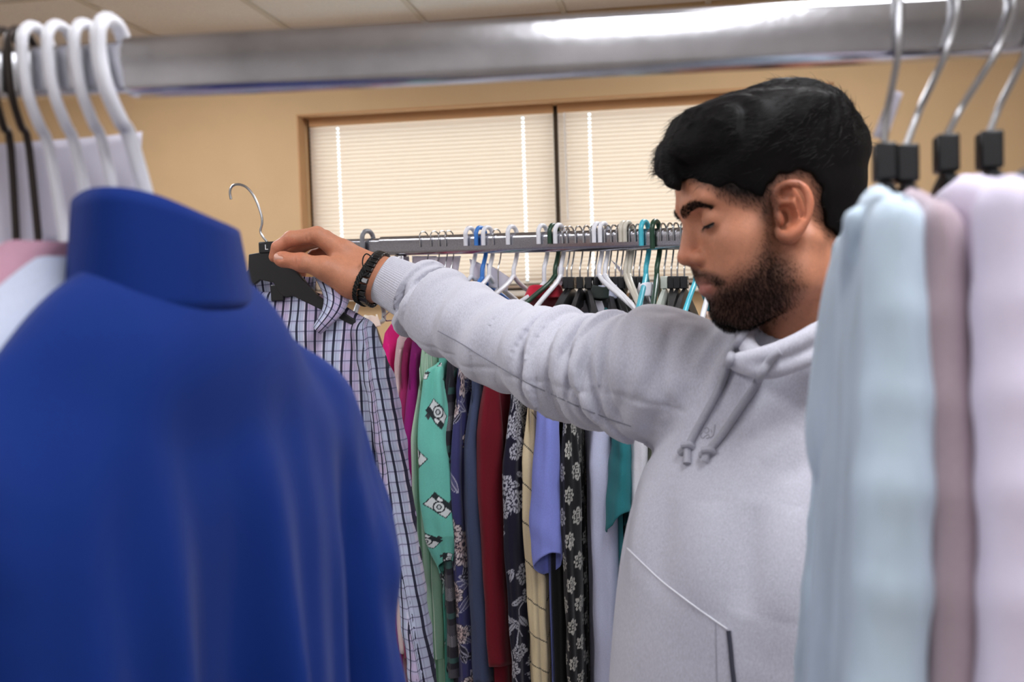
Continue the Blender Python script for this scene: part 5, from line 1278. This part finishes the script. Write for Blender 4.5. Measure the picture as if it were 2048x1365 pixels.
# neckline ring in the torso frame
def ring_pt(a, rf, rl, up, c=(.0, 0, 0)):
    return NECK + TF * (c[0] + rf * math.cos(a)) + TL * (c[1] + rl * math.sin(a)) + EZ * (up + c[2])
LEAN = np.array([-.165, -.03])                                        # the hem swings to his right as he leans (metres per metre down)
_zt = np.linspace(-1.0, .2, 600); _kw = np.exp(-(np.arange(-60, 61) * .002 / .045) ** 2); _kw /= _kw.sum()
def smooth_tab(z, hh, vals):
    """profile table read without kinks"""
    t = np.interp(np.concatenate([np.linspace(-1.12, -1.002, 60), _zt, np.linspace(.202, .32, 60)]), hh, vals); return np.interp(z, _zt, np.convolve(t, _kw, 'valid'))
def torso_sdf(p):
    q = tcl(p); dz = np.clip(-q[:, 2], 0, 1)
    sh = p.copy(); sh[:, 0] -= LEAN[0] * np.clip(dz - .08, 0, 1) * .62; sh[:, 1] -= LEAN[1] * dz
    q = tcl(sh); z = q[:, 2]
    # elliptical trunk with heights
    hh = [-.80, -.60, -.45, -.30, -.20, -.12, -.06, -.02, .02]
    lf_ = smooth_tab(z, hh, [.195, .200, .203, .203, .200, .186, .158, .110, .075]); ff_ = smooth_tab(z, hh, [.150, .152, .152, .150, .143, .126, .100, .082, .072])
    cf = smooth_tab(z, hh, [.0, .005, .01, .012, .012, .004, -.004, -.008, -.010])
    k = np.sqrt(((q[:, 0] - cf) / ff_) ** 2 + (q[:, 1] / lf_) ** 2); d = (k - 1) * np.minimum(lf_, ff_) * .95
    d = np.maximum(d, z - .035); d = np.maximum(d, -z - .62)
    d = smin(d, cone(p, SHL + TL * -.01, NECK - EZ * .060, .060, .060), .05)
    d = smin(d, cone(p, SHR, NECK - EZ * .065, .058, .060), .05)
    LE = SHL + TL * .045 - EZ * .28; LW = LE + TF * .10 - EZ * .20
    d = smin(d, chain(p, [SHL, LE, LW], [.070, .060, .046], .02), .03)
    x, y = q[:, 0], q[:, 1]
    # folds fanning from the raised shoulder across the chest
    v = p - SHR.astype(np.float32); rr = np.sqrt((v ** 2).sum(1)); rt = v @ norm(-TL * -1).astype(np.float32); upv = v[:, 2]
    an = np.arctan2(upv, rt)
    fo = np.zeros(len(p), np.float32)
    d = d - fo
    return d
CH = [(1322, 622, 1300, 780), (1352, 618, 1318, 800), (1395, 628, 1338, 790), (1440, 650, 1372, 770)]      # long soft folds: top pixel, bottom pixel
def ray_hit(f, px, py, t0=.7, t1=1.8):
    dr = norm(CF + CR * ((px - 1024) / FPX) + CU * ((682.5 - py) / FPX)); t = t0
    for _ in range(120):
        d = float(f((CAM + dr * t)[None].astype(np.float32))[0])
        if abs(d) < .0003: break
        t += d * .7
        if t > t1: return None
    return CAM + dr * t
hoodn = catmull([P(*q) for q in ((1474, 724, .990), (1500, 719, .978), (1530, 711, .968), (1562, 700, .962), (1600, 683, .958), (1640, 660, .962), (1700, 630, .985), (1752, 604, 1.04), (1742, 596, 1.12))], 26)
hoodf = catmull([P(*q) for q in ((1520, 716, .984), (1500, 700, 1.005), (1490, 676, 1.03), (1496, 648, 1.07), (1540, 622, 1.12), (1620, 604, 1.15), (1742, 596, 1.12))], 26)
rim2p = catmull([P(*q) for q in ((1476, 728, .990), (1505, 738, .976), (1540, 742, .966), (1580, 732, .960), (1640, 708, .957), (1700, 680, .972))], 18)
def hoodie_base(p):
    d = torso_sdf(p); a, D, end = sleeve_sdf(p)
    d = smin(d, smax(a, end, .004), .030)
    return d - D * sstep(.035, .012, np.abs(a))
seg_folds = []
def hoodie_sdf(p):
    d = hoodie_base(p)
    for (A_, B_, dp, w_) in seg_folds:
        ab = B_ - A_; t = np.clip(((p - A_) @ ab) / (ab @ ab), 0, 1); r2 = ((p - A_ - t[:, None] * ab) ** 2).sum(1); e = np.sin(np.pi * np.clip(t, .02, .98)) ** .6
        d = d - dp * (np.exp(-np.sqrt(r2 + 2e-6) / w_ * 1.3) * 1.15 - .55 * np.exp(-(np.sqrt(r2) - 2.1 * w_) ** 2 / (.8 * w_) ** 2)) * e
    # hood lying behind the neck
    bk = NECK - TF * .105 - EZ * .01
    d = smin(d, ell(tcl(p), (-.115, 0, -.02), (.055, .105, .075)), .03)
    rim = smin(chain(p, hoodn, [.0085] * 26, .003), chain(p, hoodf, [.0085] * 26, .003), .002)
    rim2 = chain(p, rim2p, [.0075] * 18, .003)
    d = smin(smin(d, rim2, .006), rim, .005)
    # throat opening, deep enough for the neck
    n0 = head_pt(-.024, 0, -.05)
    d = smax(d, -cone(p, NECK - EZ * .06, NECK + EZ * .25 + (n0 - NECK) * .2, .066, .069), .004)
    # hollow cuff mouth
    pass
    return d
tmpf = lambda p: hoodie_base(p)
for x0, y0, x1, y1, dp, w_ in ((1300, 640, 1288, 800, .006, .011), (1338, 640, 1306, 830, .006, .010), (1385, 655, 1330, 800, .005, .010), (1432, 668, 1368, 780, .004, .010), (1462, 690, 1408, 790, .003, .009), (1280, 800, 1262, 868, .004, .010),
                               (1590, 1010, 1560, 1250, .004, .020), (1525, 930, 1600, 860, .003, .015), (1300, 960, 1262, 1180, .003, .022), (1420, 1000, 1400, 1230, .003, .025)):
    a_, b_ = ray_hit(tmpf, x0, y0), ray_hit(tmpf, x1, y1)
    if a_ is not None and b_ is not None:
        seg_folds.append((a_.astype(np.float32), b_.astype(np.float32), dp * 1.7, w_ * .9))
gx0, gx1 = ac[0][0] - .03, SHL[0] + .14
hv2, hq2 = mesh_sdf(hoodie_sdf, axis_((gx0, -.07, .0022), (-.07, SHL[0] - .12, .0028), (SHL[0] - .12, gx1, .006)), axis_((TC[1] - .30, 1.56, .0028)), axis_((TC[2] - .66, TC[2] - .30, .005), (TC[2] - .30, TC[2] + .20, .0026)))
M_hood = mat('heather_grey_fleece', (196, 196, 207), 0.92, var=0.16, vscale=520, bump=0.30, bscale=1100, sheen=0.35, spec=0.15, stretch=(1.6, 1.6, .55))
hoodie = mobj('hoodie', hv2, hq2, M_hood, man)
# ribbed cuff: knit band from the wrist to the sleeve seam
n_, m_ = 40, 288; e_ax = norm(CUFF - CUFF0); cv = []
for i in range(n_):
    k = i / (n_ - 1); c = CUFF0 + (CUFF + e_ax * .006 - CUFF0) * k; nz = norm(CR * .88 - CU * .44 - CF * (.10 + .22 * k)); e1 = norm(CU - nz * (CU @ nz)); e2 = np.cross(nz, e1)
    r_ = .0362 + .0062 * k ** 1.3 - .0012 * math.exp(-(k / .03) ** 2)
    for j in range(m_):
        a = 2 * math.pi * j / m_; rr = r_ + .0007 * math.cos(72 * a) * min(1, (1 - k) * 8 + .2) * min(1, k * 12 + .2); cv.append(c + e1 * rr * math.cos(a) + e2 * rr * math.sin(a))
for k, dr_ in ((0, -.003), (1, -.003)):                        # rolled inner lip
    for j in range(m_):
        p = cv[j] - (CUFF0 - cv[j]) * 0; q = CUFF0 + (p - CUFF0) * (1 - .0028 / .0362) + e_ax * (.002 + .02 * k); cv.append(q)
cf_ = [gridfaces(n_, m_, closed=True)]; o1 = n_ * m_
jj = np.arange(m_); kk = (jj + 1) % m_
cf_ += [np.stack([o1 + jj, o1 + kk, kk, jj], 1), np.stack([o1 + m_ + jj, o1 + m_ + kk, o1 + kk, o1 + jj], 1)]
mobj('cuff', cv, np.concatenate(cf_), M_hood, hoodie)
# stitched details and the pocket's painted shade, laid on the surface
M_thread = mat('pale_thread', (222, 222, 228), 0.8)
M_cordg = mat('grey_cord', (172, 172, 182), 0.85, var=0.15, vscale=900, bump=0.4, bscale=1500)
def on_hoodie(pts, off=0.0):
    """points of the hoodie seen at pixels, lifted off the cloth towards the lens; all rays marched together"""
    pts = np.asarray(pts, float); dr = CF + np.outer((pts[:, 0] - 1024) / FPX, CR) + np.outer((682.5 - pts[:, 1]) / FPX, CU); dr /= np.linalg.norm(dr, axis=1)[:, None]
    t = np.full(len(pts), .7)
    for _ in range(70): t = t + hoodie_sdf((CAM + dr * t[:, None]).astype(np.float32)) * .7
    return list((CAM + dr * (t - off)[:, None])[t < 1.8])
def cord(name, pts, r, off, material, parent, n=60, seg=10):
    q = on_hoodie(catmull(np.array([(x, y, 0) for x, y in pts]), n)[:, :2], off)
    if len(q) < 2: return None
    return MB().tube(q, r, seg).build(name, material, parent)
s1 = cord('drawstring', [(1490, 664), (1478, 682), (1464, 708), (1451, 745), (1432, 790), (1402, 845), (1378, 890)], .0042, .0048, M_cordg, hoodie)
s2 = cord('drawstring', [(1560, 704), (1548, 712), (1532, 732), (1511, 771), (1479, 818), (1446, 867), (1420, 899)], .0042, .0048, M_cordg, hoodie)
for st, (kx, ky), tails in ((s1, (1375, 894), ((1360, 906), (1374, 928))), (s2, (1416, 904), ((1402, 912), (1408, 924)))):
    q = on_hoodie([(kx, ky)], .006)[0]; a_ = norm(CU * .8 + CR * .5); b_ = np.cross(a_, CF); mb = MB()
    mb.tube(catmull([q + b_ * .006 - a_ * .002, q - CF * .004 + a_ * .003, q - b_ * .006 + a_ * .001, q + CF * .002 - a_ * .003, q + b_ * .005 + a_ * .002], 26), .0036, 8)
    for tx, ty in tails: mb.tube([q, on_hoodie([(tx, ty)], .004)[0]], [.0036, .0046], 8)
    mb.build('knot', M_cordg, st)
M_seam = mat('seam_thread', (138, 138, 148), 0.9)
cord('sleeve_seam', [(876, 662), (920, 686), (960, 711), (1000, 735), (1050, 763), (1101, 788), (1160, 815), (1220, 839), (1262, 853)], .0009, .0002, M_seam, hoodie, seg=6)
cord('pocket_stitch', [(1254, 1097), (1288, 1130), (1321, 1161), (1350, 1184), (1375, 1203), (1415, 1232), (1454, 1259)], .0008, .0004, M_thread, hoodie, seg=5)
cord('pocket_stitch', [(1431, 1247), (1432, 1290), (1433, 1330), (1434, 1364)], .0006, .0003, M_cordg, hoodie, seg=5)
M_dk = mat('pocket_gap_shade', (60, 62, 74), 0.95)
cord('pocket_gap_shade', [(1457, 1262), (1461, 1295), (1464, 1330), (1469, 1372)], .0024, .0002, M_dk, hoodie)  # dark cord painting in the shade of the pocket gap; nothing is cut open
# tiny tone-on-tone embroidery between the drawstrings
for pts in ([(1404, 866), (1401, 872), (1406, 877), (1411, 872)], [(1409, 858), (1414, 856), (1418, 862), (1413, 867), (1409, 864)], [(1412, 872), (1417, 870), (1418, 876), (1413, 877)], [(1430, 850), (1429, 860), (1426, 872), (1420, 876)], [(1422, 860), (1424, 866)]):
    cord('embroidery', pts, .0007, .0002, M_cordg, hoodie, n=16, seg=5)

# trousers and shoes below the frame
def trousers_sdf(p):
    d = None
    for s in (-1, 1):
        hp = PEL + TL * (.085 * s); kn = np.array([hp[0], hp[1], .50]) + TL * (.02 * s) + TF * .02; an = np.array([hp[0], hp[1], .10]) + TL * (.035 * s)
        e = chain(p, [hp, kn, an], [.105, .078, .068], .02); d = e if d is None else smin(d, e, .02)
    return smin(d, ell(p - PEL.astype(np.float32), (0, 0, .04), (.16, .15, .10)), .04)
tvv, tqq = mesh_sdf(trousers_sdf, axis_((PEL[0] - .30, PEL[0] + .30, .008)), axis_((PEL[1] - .28, PEL[1] + .28, .008)), axis_((.02, 1.10, .010)))
mobj('trousers', tvv, tqq, cloth('denim', (52, 62, 88), var=0.12), man)
M_shoe = mat('shoe_canvas', (40, 40, 44), 0.7); M_sole = mat('shoe_sole', (220, 218, 212), 0.6)
for s in (-1, 1):
    an = PEL + TL * (.12 * s); an[2] = 0
    sh_ = MB().tube(catmull([an - TF * .075 + EZ * .055, an + EZ * .070, an + TF * .08 + EZ * .055, an + TF * .185 + EZ * .040], 24), [.038] * 6 + [.046] * 8 + [.044] * 6 + [.036, .03, .02, .008], 16).build('shoe', M_shoe, man)
    MB().tube(catmull([an - TF * .085 + EZ * .012, an + EZ * .012, an + TF * .10 + EZ * .012, an + TF * .20 + EZ * .012], 24), [.03] * 3 + [.044] * 15 + [.042, .04, .036, .03, .02, .01], 14, flat=.27).build('sole', M_sole, sh_)

# bracelets: a beaded one, a braided cord and its loose thread ends
M_bead = mat('black_bead', (18, 17, 18), 0.3, coat=0.3); M_braid = mat('black_braid', (14, 13, 13), 0.8, bump=0.5, bscale=900)
wa = norm(ELB - WR)
def wrist_ring(c, tilt, rad):
    z_ = norm(CR * .97 - CU * (.23 + tilt) - CF * .2); e1 = norm(CU - z_ * (CU @ z_)); e2 = np.cross(z_, e1); out = []
    for a in np.linspace(0, 2 * np.pi, 60, endpoint=False):
        dv = e1 * math.cos(a) + e2 * math.sin(a); t = .015
        for _ in range(30):
            d = float(body_sdf((c + dv * t)[None].astype(np.float32))[0])
            if abs(d) < .0003: break
            t -= d * .8
        out.append(c + dv * (t + rad))
    return np.array(out)
c1 = P(752, 553, 1.473); c2 = P(742, 553, 1.474)
rg1 = wrist_ring(c1, .10, .003)
br = MB()
bead_v, bead_f = None, None
for i in range(0, 60, 2):
    p0, p1 = rg1[i], rg1[(i + 2) % 60]; c = (p0 + p1) / 2; ax_ = norm(p1 - p0); o_ = norm(c - c1); o_ = norm(o_ - ax_ * (o_ @ ax_)); w3 = np.cross(ax_, o_)
    br.box(c, (np.linalg.norm(p1 - p0) * .42, .0026, .0060), (ax_, o_, w3))
br.build('bracelet', M_bead, man, bevel=.001)
rg2 = wrist_ring(c2, .14, .0022)
br2 = MB()
for ph in (0, 2.09, 4.19):
    pts = []
    for i in range(240):
        a = i / 240 * 60; p = rg2[int(a) % 60] * (1 - a % 1) + rg2[(int(a) + 1) % 60] * (a % 1); o_ = norm(p - c2); th = i * .55 + ph
        pts.append(p + o_ * .0016 * math.cos(th) + norm(wa) * .0030 * math.sin(th))
    pts.append(pts[0]); br2.tube(pts, .0015, 6, caps=False)
b2 = br2.build('braided_bracelet', M_braid, man)
lp = [(741, 512), (733, 508), (727, 514), (725, 526), (728, 538), (731, 544)]
MB().tube(catmull([P(x, y, 1.430) for x, y in lp], 30), .0010, 6).build('loose_thread', M_braid, b2)
MB().tube(catmull([P(x, y, 1.430) for x, y in ((738, 544), (732, 550), (722, 553), (713, 554))], 20), .0010, 6).build('loose_thread', M_braid, b2)
